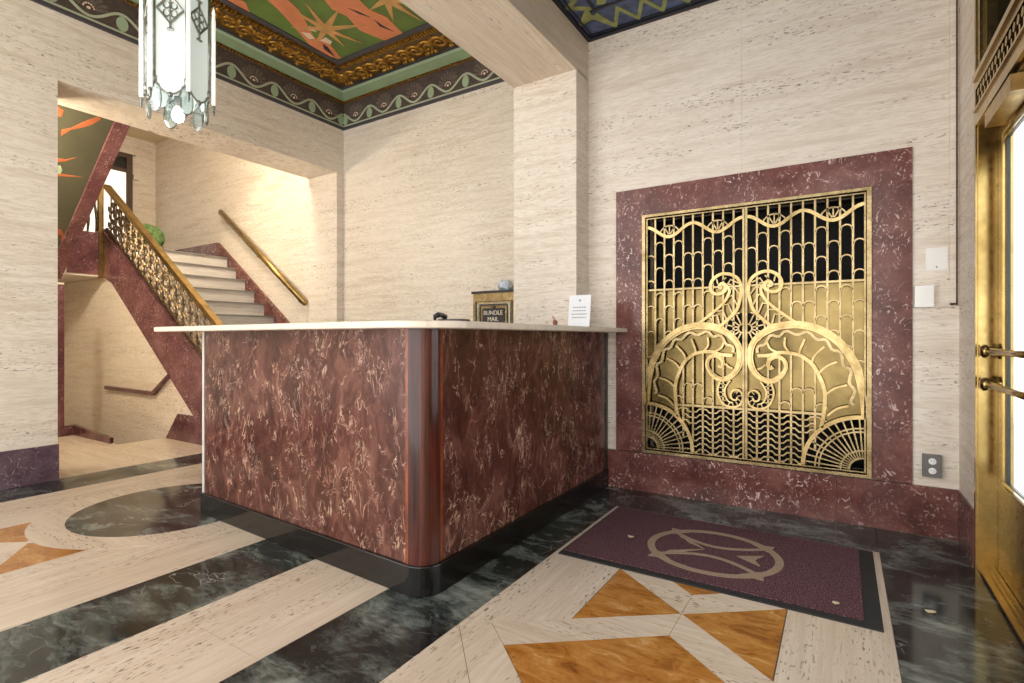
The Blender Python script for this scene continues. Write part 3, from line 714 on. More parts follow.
# landing window and plant
wn = struct(empty('window_1', (XH, 3.35, 2.9)), 'dark wood framed window on the stair landing', 'window')
for a, b, z0, z1 in ((2.85, 2.93, 2.16, 3.87), (3.70, 3.78, 2.16, 3.87), (2.93, 3.70, 3.80, 3.87), (2.93, 3.70, 3.58, 3.63)):
    box('window_frame', XH, XH+.05, a, b, z0, z1, 'winframe', wn, .004)
box('window_trim', XH, XH+.06, 2.8, 3.83, 3.872, 3.93, 'trav', wn); box('transom_pane', XH+.01, XH+.02, 2.93, 3.70, 3.63, 3.80, 'blackplate', wn)
box('pane', XH+.01, XH+.02, 2.93, 3.70, 2.16, 3.58, 'paneglow', wn); box('window_trim', XH, XH+.06, 3.79, 3.87, 3.50, 3.57, 'trav', wn)
pt = empty('topiary_ball', (-8.15, 3.52, LZ), 'round green topiary ball in a pale pot on the landing', 'potted plant')
lathe('pot', [(.10, LZ), (.13, LZ+.02), (.17, LZ+.15), (.18, LZ+.16), (.16, LZ+.165)], (-8.15, 3.52, 0), 'pot', pt, 20)
bm = bmesh.new(); bmesh.ops.create_icosphere(bm, subdivisions=3, radius=.185)
for v in bm.verts:
    a = math.atan2(v.co.y, v.co.x); v.co *= 1+.05*math.sin(9*a+6*v.co.z/.185)+random.uniform(-.03, .03); v.co += Vector((-8.15, 3.52, LZ+.29))
finish('foliage', bm, 'plant', pt)
lp = empty('unseen_stair_lamp', (-5.72, 2.8, ZH-.2), 'unseen ceiling lamp assumed over the stairs, hidden by the header', 'lamp')
lathe('bowl', [(.03, ZH-.20), (.10, ZH-.19), (.15, ZH-.14), (.16, ZH-.10), (.05, ZH-.09)], (-5.66, 2.8, 0), 'lampglass', lp)
lathe('canopy', [(.02, ZH-.10), (.02, ZH-.02), (.08, ZH)], (-5.66, 2.8, 0), 'railbrass', lp)
lp2 = empty('added_under_stair_lamp', (-5.9, 1.15, 2.75), 'unseen lamp added behind the pillar to light the under-stair wall', 'lamp')
lathe('globe', [(.02, 2.80), (.05, 2.81), (.07, 2.86), (.05, 2.91), (.02, 2.92)], (-5.9, 1.15, 0), 'lampglass', lp2)
lathe('stem', [(.012, 2.91), (.012, SO(-5.9)+.03), (.05, SO(-5.9)+.035)], (-5.9, 1.15, 0), 'railbrass', lp2, 10)

# ------------------------------------------------------------------ reception desk
dk = empty('reception_desk', (-2.2, 2.2, 0), 'reddish brown marbled reception desk with rounded wood corner and black plinth', 'desk')
P0 = (-3.258, 1.684); CX, CYc, RC = -1.397, 1.584, .105
th = math.atan2(CYc-P0[1], CX-P0[0])          # the front runs very slightly off square
def path(off, left=0, r=RC, yend=3.52):
    """desk outline pushed out by off: left end, corner arc, right end"""
    nx, ny = math.sin(th), -math.cos(th)
    ex, ey = P0[0]-math.cos(th)*left+nx*off, P0[1]-math.sin(th)*left+ny*off
    X_ = CX+off; rr = r+off
    # arc centre: distance rr from front line and from x = X_
    ccx = X_-rr
    ly = lambda x: ey+math.tan(th)*(x-ex)
    ccy = ly(ccx)+rr/math.cos(th)
    a0 = -PI/2+th
    return [(ex, ey)], arc(ccx, ccy, rr, a0, 0, 10), [(X_, yend)]
def body(nm, off, z0, z1, th_, mat, which, left=0, bevel=0):
    A, B, C_ = path(off, left)
    o = {'all': A+B+C_, 'front': A+[B[0]], 'post': B, 'right': [B[-1]]+C_}[which]
    bm = bmesh.new()
    A2, B2, C2 = path(off-th_, left); i = {'all': A2+B2+C2, 'front': A2+[B2[0]], 'post': B2, 'right': [B2[-1]]+C2}[which]
    bprism(bm, o+i[::-1], 'z', z0, z1)
    if bevel: bmesh.ops.recalc_face_normals(bm, faces=bm.faces); bev(bm, bevel, 2, .9)
    return finish(nm, bm, mat, dk)
DB, DT = .123, 1.088
body('plinth', 0, 0, DB, .05, 'black', 'all', .0, .004)
body('front_panel', -.018, DB, DT, .04, 'desk', 'front', -.02)
body('side_panel', -.018, DB, DT, .04, 'desk', 'right')
body('corner_post', -.014, DB, DT, .05, 'wood', 'post')
A, B, C_ = path(-.016)
box('end_trim', -3.262, -3.243, A[0][1]-.002, A[0][1]+.045, DB, DT, 'pot', dk)
box('end_trim', C_[0][0]-.02, C_[0][0]+.004, 3.50, 3.532, DB, DT, 'blackplate', dk)
fx, fy = B[0]; box('post_edge_strip', fx-.016, fx, fy-.001, fy+.03, DB, DT, 'redwood', dk)
bx_, by_ = B[-1]; box('post_edge_strip', bx_-.03, bx_+.001, by_, by_+.016, DB, DT, 'redwood', dk)
A, B, C_ = path(.135, .30, .13, 3.532); A2, B2, C2 = path(-.42, .39, .13, 3.532)
bm = bmesh.new(); bprism(bm, A+B+C_+[(C_[0][0]-.50, 3.532), (C_[0][0]-.50, 2.05)]+[(A[0][0]+.03, A[0][1]+.50)], 'z', DT, DT+.03)
bmesh.ops.recalc_face_normals(bm, faces=bm.faces); bev(bm, .007, 2, .9); finish('countertop', bm, 'counter', dk)
box('work_shelf', -3.2, -1.5, 1.78, 2.25, .72, .745, 'wood', dk)
box('work_shelf', -1.95, -1.46, 2.26, 3.45, .72, .745, 'wood', dk)

# things on the counter
CT = DT+.03
ph = empty('desk_telephone', (-1.72, 2.15, CT), 'low black desk telephone lying on the cream countertop', 'telephone')
a = math.radians(25); pr = lambda q, s, z: (-1.68+.85*(q*math.cos(a)-s*math.sin(a)), 2.14+.85*(q*math.sin(a)+s*math.cos(a)), CT+.85*(z-CT))
bm = bmesh.new()
V = [bm.verts.new(pr(q, s, CT+z)) for q, s, z in ((-.11, -.08, 0), (.12, -.08, 0), (.12, .08, 0), (-.11, .08, 0), (-.11, -.08, .022), (.12, -.08, .010), (.12, .08, .018), (-.11, .08, .045))]
for f in ((0,1,2,3), (4,7,6,5), (0,4,5,1), (1,5,6,2), (2,6,7,3), (3,7,4,0)): bm.faces.new([V[i] for i in f])
bev(bm, .005, 2); finish('base', bm, 'greyplastic', ph)
tube('handset', [pr(-.10, -.085, CT+.050), pr(-.095, -.06, CT+.058), pr(-.09, .03, CT+.060), pr(-.085, .075, CT+.052)], [.012, .014, .012, .014], 'blackplastic', ph, 8)
tube('cradle', [pr(-.12, -.03, CT+.02), pr(-.125, -.03, CT+.055), pr(-.10, -.03, CT+.068)], .008, 'blackplastic', ph, 6)
box('keypad', -1.69, -1.62, 2.10, 2.18, CT+.012, CT+.028, 'blackplastic', ph, .003)
sg = empty('counter_sign', (-1.50, 3.12, CT), 'white printed notice standing on the right end of the counter', 'sign')
SY = 3.12; sx0, sx1 = -1.523, -1.371
bm = bmesh.new(); bprism(bm, [(SY, CT), (SY+.004, CT), (SY+.034, CT+.212), (SY+.030, CT+.212)], 'x', sx0, sx1); sh = finish('sheet', bm, 'paper', sg)
bm = bmesh.new(); bprism(bm, [(SY+.03, CT+.21), (SY+.034, CT+.21), (SY+.085, CT), (SY+.081, CT)], 'x', sx0+.03, sx1-.03); finish('easel_back', bm, 'paper', sg)
def ink(x0, x1, z0, z1):
    o = lambda z: SY+.030*(z-CT)/.212
    bm = bmesh.new(); bprism(bm, [(o(z0)-.0007, z0), (o(z0)+.001, z0), (o(z1)+.001, z1), (o(z1)-.0007, z1)], 'x', x0, x1); return bm
mxs = (sx0+sx1)/2
bm = ink(mxs-.007, mxs+.007, CT+.170, CT+.184); finish('printed_logo', bm, 'ink', sg)
for zz_, hw in ((.128, .047), (.106, .048), (.084, .055), (.062, .050)):
    bm = bmesh.new(); x = mxs-hw
    while x < mxs+hw:
        w = random.uniform(.005, .013); b2 = ink(x, min(x+w, mxs+hw), CT+zz_, CT+zz_+.0065); me = bpy.data.meshes.new('t'); b2.to_mesh(me); b2.free(); bm.from_mesh(me); bpy.data.meshes.remove(me); x += w+.0028
    tag(finish('printed_line', bm, 'ink', sg), kind='stuff')
fg = empty('brown_ornament', (-1.60, 3.10, CT), 'tiny reddish brown ornament with a pale feather beside the notice', 'ornament')
lathe('body', [(.010, CT), (.018, CT+.008), (.014, CT+.022), (.018, CT+.034), (.012, CT+.046), (.004, CT+.052)], (-1.605, 3.10, 0), 'figure', fg, 9)
bm = bmesh.new(); btube(bm, [(-1.607, 3.10, CT+.045), (-1.618, 3.10, CT+.065), (-1.628, 3.10, CT+.082)], [.004, .008, .002], 5); finish('feather', bm, 'feather', fg)

# brass mail box on the recess wall
mbx = empty('mail_box', (-2.70, YB, .55), 'brass wall mail box reading BUNDLE MAIL behind the counter', 'mail box')
MY = 4.0; m0, m1 = -2.935, -2.468; MT = 1.462
box('body', m0, m1, MY, YB-.001, .55, MT, 'brass', mbx, .006)
box('lid', m0-.012, m1+.012, MY-.014, YB, MT, MT+.022, 'blackplate', mbx, .003)
fw = m1-m0-.075
def fr(nm, i, z1, w, mat, d):                     # a rectangular moulding on the front
    x0, x1, z0 = m0+.036+i, m1-.036-i, .62+i
    bm = bmesh.new(); bribbon(bm, [(x0, z0), (x1, z0), (x1, z1), (x0, z1)], w, 'y', MY-d, MY+.002, True); return finish(nm, bm, mat, mbx)
fr('panel_moulding', .0, MT-.075, .012, 'blackplate', .006); fr('panel_moulding', .024, MT-.098, .016, 'silver', .009); fr('panel_moulding', .05, MT-.122, .012, 'blackplate', .006)
box('mail_slot', m0+.085, m1-.085, MY-.012, MY, MT-.114, MT-.100, 'blackplate', mbx)
box('name_plate', m0+.115, m1-.115, MY-.012, MY, .80, 1.325, 'blackplate', mbx, .003)
lathe('knob', [(.012, 0), (.012, -.012), (.004, -.018)], ((m0+m1)/2, MY-.008, MT-.128), 'brass_hi', mbx, 10, 'y')
def text(txt, x, z, size, parent, y):
    cu = bpy.data.curves.new('lettering', 'FONT'); cu.body = txt; cu.size = size; cu.extrude = .0015; cu.align_x = 'CENTER'
    o = bpy.data.objects.new('lettering', cu); COL.objects.link(o)
    bpy.context.view_layer.update(); dg = bpy.context.evaluated_depsgraph_get()
    me = bpy.data.meshes.new_from_object(o.evaluated_get(dg)); bpy.data.objects.remove(o)
    bm = bmesh.new(); bm.from_mesh(me)
    for v in bm.verts: v.co = Vector((x+v.co.x, y-v.co.z, z+v.co.y))
    return finish('lettering', bm, 'lettering', parent)
text('BUNDLE', (m0+m1)/2, 1.262, .056, mbx, MY-.0135); text('MAIL', (m0+m1)/2, 1.204, .056, mbx, MY-.0135)
bm = bmesh.new(); bmesh.ops.create_icosphere(bm, subdivisions=2, radius=.06)
for v in bm.verts: v.co *= random.uniform(.72, 1.2); v.co.z = max(v.co.z, -.052)*.95; v.co.x *= 1.25; v.co += Vector((-2.62, 4.07, MT+.022+.05))
tag(finish('crumpled_bag', bm, 'bagblue'), 'crumpled white and blue plastic bag on top of the mail box', 'bag')
tag(lathe('yellow_cup', [(.018, MT+.022), (.024, MT+.024), (.028, MT+.075), (.024, MT+.075), (.020, MT+.03)], (-2.50, 4.07, 0), 'mgold', None, 12), 'small yellow cup on top of the mail box', 'cup')

# ------------------------------------------------------------------ brass gate
gt = empty('brass_gate', (-.51, YG, GZ0), 'ornate brass double gate with fans, feathers and scrolls in red marble', 'gate')
gxc = -.512; YF = YG+.006                     # YF: front plane of the grille
bm = bmesh.new(); bribbon(bm, [(GX0+.014, GZ0+.014), (GX1-.014, GZ0+.014), (GX1-.014, GZ1-.014), (GX0+.014, GZ1-.014)], .028, 'y', YG-.026, YG+.06, True); bev(bm, .004)
finish('frame', bm, 'brass', gt)
bm = bmesh.new(); bribbon(bm, [(GX0+.033, GZ0+.033), (GX1-.033, GZ0+.033), (GX1-.033, GZ1-.033), (GX0+.033, GZ1-.033)], .010, 'y', YG-.012, YG+.05, True); finish('inner_frame', bm, 'brass', gt)
OUT = [(.62,.597),(.616,.682),(.604,.766),(.588,.864),(.556,.939),(.508,1.015),(.45,1.068),(.382,1.108),(.296,1.129),(.207,1.125),(.143,1.105),(.077,1.059),(.039,1.002),(.028,.929),(.044,.856),(.087,.806),(.143,.787),(.188,.81),(.22,.851),(.226,.892),(.207,.927),(.175,.937),(.143,.921),(.129,.889),(.141,.867),(.156,.875)]
INN = [(.326,.32),(.335,.415),(.374,.479),(.416,.561),(.425,.64),(.429,.718),(.416,.786),(.395,.838),(.365,.896),(.322,.934),(.296,.949),(.243,.961),(.188,.962),(.143,.946),(.072,.94)]
RIBS = [[(.124,1.023),(.138,.99),(.161,.972),(.188,.962)],[(.223,1.054),(.22,1.003),(.247,.963)],[(.326,1.044),(.303,.984),(.296,.951)],[(.425,1.0),(.378,.95),(.361,.905)],[(.487,.913),(.437,.888),(.395,.843)],[(.072,.857),(.096,.868),(.115,.887)],[(.536,.782),(.475,.76),(.433,.723)],[(.544,.663),(.487,.644),(.44,.6)]]
UP = [(.156,1.115),(.058,1.21),(.03,1.283),(.02,1.357),(.039,1.419),(.087,1.452),(.143,1.455),(.188,1.425),(.205,1.383),(.193,1.343),(.156,1.33),(.119,1.347),(.11,1.378),(.133,1.397),(.152,1.376),(.135,1.367)]
UP2 = [(.305,1.123),(.252,1.164),(.179,1.222),(.124,1.275),(.096,1.322),(.091,1.353),(.105,1.378)]
SM = [(.147,.774),(.161,.723),(.152,.672),(.124,.629),(.077,.615),(.034,.628),(.015,.663),(.015,.694),(.034,.722),(.063,.723),(.082,.698),(.077,.667),(.053,.66),(.044,.68)]
SM2 = [(.087,.781),(.115,.736),(.119,.695),(.101,.653),(.072,.641)]
ZTOP, ZMID, ZCH, ZBOT = GZ1-.036, 1.376, .607, GZ0+.036
def outz(a):                                   # height of the big feather's upper edge over a
    best = 0
    for p, q in zip(OUT, OUT[1:]):
        if min(p[0], q[0]) <= a <= max(p[0], q[0]) and p[0] != q[0]:
            best = max(best, p[1]+(q[1]-p[1])*(a-p[0])/(q[0]-p[0]))
    return best
def innz(a):
    best = 0
    for p, q in zip(INN, INN[1:]):
        if min(p[0], q[0]) <= a <= max(p[0], q[0]) and p[0] != q[0]:
            best = max(best, p[1]+(q[1]-p[1])*(a-p[0])/(q[0]-p[0]))
    return best
shared = {}
for s in (1, -1):
    G = lambda p: (gxc+s*p[0], p[1])
    bm = bmesh.new()
    bbox(bm, *sorted((gxc+s*.002, gxc+s*.014)), YF-.012, YF+.03, ZBOT, ZTOP)
    bbox(bm, *sorted((gxc+s*.014, gxc+s*.62)), YF+.002, YF+.014, ZMID-.006, ZMID+.006)
    bbox(bm, *sorted((gxc+s*.014, gxc+s*.42)), YF-.004, YF+.014, ZCH-.007, ZCH+.007)
    leaf = finish('gate_leaf', bm, 'brass', gt)
    # backing sheet in the middle zone, cut round by the corner sunburst
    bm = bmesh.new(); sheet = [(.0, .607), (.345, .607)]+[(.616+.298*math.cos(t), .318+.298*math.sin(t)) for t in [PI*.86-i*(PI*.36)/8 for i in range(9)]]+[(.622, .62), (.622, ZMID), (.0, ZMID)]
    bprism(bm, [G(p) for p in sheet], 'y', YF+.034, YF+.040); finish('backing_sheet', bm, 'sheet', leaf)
    # vertical bars
    for k in range(1, 10):
        a = .005+.0622*k
        segs = [(.607, innz(a)), (outz(a), ZTOP)] if a < .42 else [(outz(a), ZTOP)]
        for z0, z1 in segs:
            if z1-z0 > .03: box('bar', *sorted((gxc+s*(a-.0055), gxc+s*(a+.0055))), YF, YF+.013, z0, z1, 'brass', leaf)
        if a < .42: box('bar', gxc+s*a-.0055, gxc+s*a+.0055, YF, YF+.013, ZBOT if a < .33 else .40, ZCH, 'brass', leaf)
    # little arches between the bars
    for k in range(10):
        a = .036+.0622*k; z = 1.695 if k in (1, 3, 6, 8) else 1.609
        while z > .66:
            oz, iz = outz(a), innz(a)
            blocked = (a < .22 and 1.09 < z < 1.44) or (iz-.05 < z < oz+.03) or (a > .42 and z < oz+.03) or (a < .17 and z < .85) or (abs(a-.12) < .12 and z > 1.38 and z < 1.47) or (a < .24 and .77 < z < 1.13)
            if not blocked:
                if 'arch' not in shared:
                    bm = bmesh.new(); bribbon(bm, [(gxc+s*a+q[0], z+q[1]) for q in arc(0, -.022, .027, -.25, PI+.25, 10, .024)], .0075, 'y', YF, YF+.011)
                    shared['arch'] = (finish('arch', bm, 'brass', leaf), gxc+s*a, z)
                else:
                    o, ax_, az_ = shared['arch']; c_ = dupe(o, gxc+s*a-ax_, 0, z-az_, leaf)
            z -= .1718
    # running wave with half fans in its troughs
    wv = [(.014+i*.608/40, 1.766+.038*math.cos(2*PI*(.014+i*.608/40-.01)/.306)) for i in range(41)]
    ribbon('wave_bar', [G(p) for p in wv], .02, 'y', YF-.01, YF+.012, 'brass_hi', leaf)
    for tc in (.163, .469):
        hf = ribbon('fan_rim', [G(p) for p in arc(tc, 1.742, .066, .12, PI-.12, 12, .062)], .008, 'y', YF, YF+.01, 'brass', leaf)
        for t in (.33, .5, .67):
            ribbon('fan_spoke', [G((tc+.01*math.cos(PI*t), 1.736+.01*math.sin(PI*t))), G((tc+.064*math.cos(PI*t), 1.742+.060*math.sin(PI*t)))], .0075, 'y', YF, YF+.01, 'brass', leaf)
    # big feather
    n_ = len(OUT); wid = [.034]*3+[.044]*8+[.036]*4+[.030]*3+[.022]*(n_-18)
    sp_ = smoothpts([p+(w,) for p, w in zip(OUT, wid)], 3)
    W_ = [p[2] for p in sp_]
    ribbon('feather_band', [G(p) for p in sp_], W_, 'y', YF-.006, YF+.014, 'brass_hi', leaf)
    ribbon('feather_ridge', [G(p) for p in sp_], [w*.45 for w in W_], 'y', YF-.018, YF-.004, 'brass_hi', leaf)
    wavy = []
    for i, p in enumerate(smoothpts(OUT[1:13], 4)):
        q = Vector((p[0]-.33, p[1]-.62)).normalized(); dd = .048+.013*math.sin(i*1.15); wavy.append((p[0]-q.x*dd, p[1]-q.y*dd))
    ribbon('feather_wave', [G(p) for p in wavy], .016, 'y', YF-.002, YF+.014, 'brass', leaf)
    ribbon('feather_shaft', [G(p) for p in smoothpts([(.408, .53)]+INN[3:], 3)], .02, 'y', YF-.012, YF+.014, 'brass_hi', leaf)
    for r_ in RIBS: ribbon('feather_rib', [G(p) for p in smoothpts(r_, 3)], .0115, 'y', YF-.006, YF+.012, 'brass_hi', leaf)
    # upper scroll with chevron barbs
    ribbon('scroll_band', [G(p) for p in smoothpts(UP, 4)], .019, 'y', YF-.014, YF+.016, 'brass_hi', leaf)
    ribbon('scroll_stem', [G(p) for p in smoothpts(UP2, 4)], .016, 'y', YF-.012, YF+.016, 'brass_hi', leaf)
    for (p, q, r_) in (((.215,1.19),(.165,1.195),(.15,1.13)), ((.185,1.22),(.13,1.225),(.108,1.165)), ((.15,1.255),(.10,1.265),(.075,1.205)), ((.115,1.295),(.078,1.32),(.045,1.255)), ((.092,1.345),(.068,1.375),(.027,1.32)), ((.105,1.385),(.085,1.42),(.040,1.395))):
        ribbon('barb', [G(p), G(q), G(r_)], .009, 'y', YF-.002, YF+.012, 'brass', leaf)
    for a_ in (.5, 1.6, 2.7): ribbon('barb', [G((.135+.03*math.cos(a_), 1.38+.03*math.sin(a_))), G((.135+.055*math.cos(a_+.4), 1.385+.055*math.sin(a_+.4)))], .008, 'y', YF, YF+.012, 'brass', leaf)
    # little half wheel at the meeting stile
    ribbon('wheel_rim', [G(p) for p in arc(.012, 1.11, .10, -PI/2+.25, PI/2-.2, 14)], .009, 'y', YF, YF+.012, 'brass', leaf)
    ribbon('wheel_rim', [G(p) for p in arc(.012, 1.11, .028, -PI/2, PI/2, 8)], .009, 'y', YF, YF+.012, 'brass', leaf)
    for i in range(6):
        t = -1.15+i*.46; ribbon('wheel_spoke', [G((.012+.03*math.cos(t), 1.11+.03*math.sin(t))), G((.012+.1*math.cos(t), 1.11+.1*math.sin(t)))], .008, 'y', YF, YF+.011, 'brass', leaf)
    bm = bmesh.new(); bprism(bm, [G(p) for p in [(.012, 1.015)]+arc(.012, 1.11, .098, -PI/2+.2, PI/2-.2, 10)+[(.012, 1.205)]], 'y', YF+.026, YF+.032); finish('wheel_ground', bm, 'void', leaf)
    # small ladder scroll
    sm_ = smoothpts(SM, 4); ribbon('small_scroll', [G(p) for p in sm_], .011, 'y', YF-.006, YF+.014, 'brass_hi', leaf)
    ribbon('small_scroll', [G(p) for p in smoothpts(SM2, 4)], .009, 'y', YF-.004, YF+.014, 'brass_hi', leaf)
    for p, q in (((.15,.76),(.105,.75)), ((.158,.735),(.115,.73)), ((.158,.705),(.118,.705)), ((.152,.675),(.116,.68)), ((.135,.645),(.105,.66)), ((.10,.62),(.09,.645)), ((.07,.616),(.072,.641)), ((.04,.625),(.055,.65)), ((.02,.65),(.045,.668)), ((.016,.69),(.044,.685)), ((.035,.72),(.052,.70))):
        ribbon('scroll_rung', [G(p), G(q)], .006, 'y', YF, YF+.012, 'brass', leaf)
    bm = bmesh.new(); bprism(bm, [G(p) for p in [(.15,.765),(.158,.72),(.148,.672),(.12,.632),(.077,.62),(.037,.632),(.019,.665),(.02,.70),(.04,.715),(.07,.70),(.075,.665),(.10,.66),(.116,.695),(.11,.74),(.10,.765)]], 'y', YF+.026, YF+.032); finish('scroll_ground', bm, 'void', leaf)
    # chevron bars between the lower verticals
    for k in range(7):
        a = .036+.0622*k; dirn = 1 if k % 2 == 0 else -1
        zl = ZCH-.03
        while zl > ZBOT+.01:
            if math.hypot(a-.616, zl-.318) > .315 and not (a > .40 and zl < .5):
                key = ('chev', dirn*s)
                P = [(-.0285, .010), (-.010, .010), (.010, -.010), (.0285, -.010)]
                if key not in shared:
                    bm = bmesh.new(); bribbon(bm, [(gxc+s*a+p[0]*dirn*s, zl+p[1]) for p in P], .0085, 'y', YF, YF+.011)
                    shared[key] = (finish('chevron', bm, 'brass', leaf), gxc+s*a, zl)
                else:
                    o, ax_, az_ = shared[key]; dupe(o, gxc+s*a-ax_, 0, zl-az_, leaf)
            zl -= .0375
    # corner sunburst
    sc_ = (.616, .304)
    for r_, w_, d_ in ((.300, .022, .012), (.238, .008, .008), (.218, .008, .008), (.112, .009, .006), (.070, .009, .006)):
        ribbon('sunburst_ring', [G(p) for p in arc(*sc_, r_, PI/2, PI, 18)], w_, 'y', YF-d_, YF+.014, 'brass_hi' if r_ > .25 else 'brass', leaf)
    for i in range(11):
        t = PI/2+(i+.5)*(PI/2)/11
        ribbon('sunburst_ray', [G((sc_[0]+.112*math.cos(t), sc_[1]+.112*math.sin(t))), G((sc_[0]+.295*math.cos(t), sc_[1]+.295*math.sin(t)))], .0075, 'y', YF, YF+.011, 'brass', leaf)
        ribbon('sunburst_tooth', [G((sc_[0]+.072*math.cos(t), sc_[1]+.072*math.sin(t))), G((sc_[0]+.110*math.cos(t), sc_[1]+.110*math.sin(t)))], .006, 'y', YF, YF+.011, 'brass', leaf)

# wall fittings by the gate
sw = empty('wall_plate', (.423, YG, 1.41), 'blank white wall plate on the travertine beside the gate', 'wall plate')
box('plate', .378, .468, YG-.008, YG, 1.407, 1.527, 'white', sw, .003); lathe('screw', [(.004, 0), (.004, -.0015)], (.423, YG-.008, 1.425), 'graybox', sw, 8, 'y')
sb = empty('sensor_box', (.365, YG, 1.22), 'white square plastic box on the cable raceway below the plate', 'junction box')
box('cover', .327, .408, YG-.045, YG, 1.213, 1.327, 'white', sb, .005, 2); box('back_plate', .331, .404, YG-.046, YG-.044, 1.217, 1.323, 'white', sb)
rw = empty('cable_raceway', (.50, YG, 1.2), 'cream cable raceway running down the wall corner', 'cable raceway')
box('raceway_channel', .476, .500, YG-.014, YG, 1.222, ZC2, 'trav', rw, .002); box('raceway_channel', .408, .500, YG-.014, YG, 1.212, 1.232, 'trav', rw, .002)
box('raceway_gap', .503, .509, YG-.010, YG, 1.218, ZC2, 'giltdk', rw)
ol = empty('wall_outlet', (.40, YG, .32), 'grey surface outlet box near the marble plinth', 'outlet')
box('box', .362, .442, YG-.035, YG, .318, .435, 'graybox', ol, .004)
for z in (.352, .402):
    r_ = lathe('socket', [(.017, 0), (.017, -.004), (.015, -.005)], (.402, YG-.035, z), 'white', ol, 14, 'y')
    for dx in (-.006, .006): box('slot', .402+dx-.001, .402+dx+.001, YG-.0412, YG-.039, z-.001, z+.008, 'blackplastic', r_)

# ------------------------------------------------------------------ entrance doors
fr_ = empty('door_frame', (.56, 3.1, 0), 'polished brass entrance door frame with ventilated transom', 'door frame')
def fbox(n, *a, m='doorbrass', bv=.003): return box(n, *a, m, fr_, bv)
fbox('outer_jamb', XR-.004, XR+.022, DY1, DY1+.03, 0, 3.19)
fbox('jamb', XR+.004, XR+.09, DY1-.012, DY1+.05, 0, 2.06)
fbox('jamb_bead', XR+.07, XR+.083, DY1-.020, DY1-.011, 0.02, 2.0, m='doorbronze')
fbox('upper_mullion', XR+.002, XR+.10, DY1-.05, DY1-.001, 2.2, 3.19); fbox('upper_mullion', XR+.02, XR+.09, DY1-.09, DY1-.052, 2.26, 3.19)
thr = box('threshold', XR+.006, XR+.16, DY0, DY1-.012, 0, .018, 'doorbrass', fr_, .005)
for k in range(4): box('threshold_groove', XR+.03+.018*k, XR+.036+.018*k, DY0+.02, DY1-.03, .018, .0195, 'doorbronze', thr)
fbox('head_rail', XR-.006, XR+.11, DY0, DY1-.012, 2.005, 2.062)
fbox('head_rail', XR-.014, XR+.03, DY0, DY1-.012, 2.062, 2.072)
fbox('transom_rail', XR-.006, XR+.11, DY0, DY1-.012, 2.165, 2.20); fbox('transom_rail', XR-.016, XR+.02, DY0, DY1-.012, 2.20, 2.225); fbox('transom_rail', XR+.0, XR+.10, DY0, DY1-.09, 2.225, 2.255)
box('vent_back', XR+.06, XR+.07, DY0, DY1-.02, 2.06, 2.166, 'void', fr_)
src = None; y = DY1-.055
while y > DY0+.05:
    if src is None:
        bm = bmesh.new(); bbox(bm, XR+.0, XR+.014, y-.009, y+.009, 2.07, 2.135); blathe(bm, [(.004, 0), (.017, .002), (.017, .012), (.008, .016)], (XR-.006, y, 2.142), 10, 'x')
        src = finish('vent_slat', bm, 'doorbrass', fr_); y0 = y
    else: dupe(src, 0, y-y0, 0)
    y -= .052
fbox('outer_jamb', XR-.004, XR+.12, DY0-.05, DY0, 0, 3.19)
box('transom_glass', XR+.055, XR+.061, DY0, DY1-.09, 2.255, 3.19, 'darkglass', fr_)
for k in range(3): fbox('transom_bar', XR+.03, XR+.075, DY0+.45+.5*k, DY0+.49+.5*k, 2.255, 3.19)
cw = (DY0+DY1-.012)/2
def doorleaf(y0, y1, label, hinge):
    D = empty('entrance_door', (.61, (y0+y1)/2, .02), label, 'door', 'pair of brass entrance doors')
    xa, xb = .585, .608
    for a, b in ((y0, y0+.13), (y1-.13, y1)): box('stile', xa, xb, a, b, .022, 2.0, 'doorbronze', D, .004)
    box('bottom_rail', xa, xb, y0+.13, y1-.13, .022, .42, 'doorbronze', D, .003); box('top_rail', xa, xb, y0+.13, y1-.13, 1.91, 2.0, 'doorbronze', D, .003)
    gy0, gy1 = y0+.13, y1-.13
    bm = bmesh.new(); bribbon(bm, [(gy0, .42), (gy1, .42), (gy1, 1.91), (gy0, 1.91)], .022, 'x', xa-.012, xb, True); finish('glass_bead', bm, 'doorbrass', D)
    bm = bmesh.new(); bribbon(bm, [(gy0+.02, .44), (gy1-.02, .44), (gy1-.02, 1.89), (gy0+.02, 1.89)], .012, 'x', xa-.002, xa+.010, True); finish('glass_gasket', bm, 'blackplastic', D)
    box('glass_pane', xa+.003, xa+.009, gy0, gy1, .42, 1.91, 'glass', D)
    for z in (.992, .848):
        pb = tube('push_bar', [(xa-.045, y0+.05, z), (xa-.048, (y0+y1)/2, z), (xa-.045, y1-.05, z)], [.017, .013, .017], 'doorbrass', D, 10)
        for yy in (y0+.065, y1-.065):
            lathe('bar_rosette', [(.034, 0), (.034, -.010), (.022, -.018), (.018, -.045), (.028, -.05), (.030, -.062), (.018, -.072)], (xa, yy, z), 'doorbrass', pb, 16, 'x')
    return D
d1 = doorleaf(cw+.003, DY1-.016, 'far leaf of the brass glazed entrance doors next to the travertine', 1)
doorleaf(DY0+.003, cw-.003, 'near leaf of the brass glazed entrance doors', -1)
dc = empty('door_closer', (.55, 2.7, 1.93), 'brass door closer box under the door head rail', 'door closer')
box('body', XR-.010, XR+.055, 2.52, 2.91, 1.925, 1.985, 'railbrass', dc, .008, 2); tube('arm', [(XR+.02, 2.6, 1.985), (XR+.02, 2.5, 1.997), (XR+.03, 2.2, 1.997)], .008, 'doorbronze', dc)
# pavement and facade out of doors
pv = struct(box('floor_pavement', .76, 12, -6, 9, -.14, -.05, 'pot'), 'pale pavement outside the entrance doors', 'pavement')

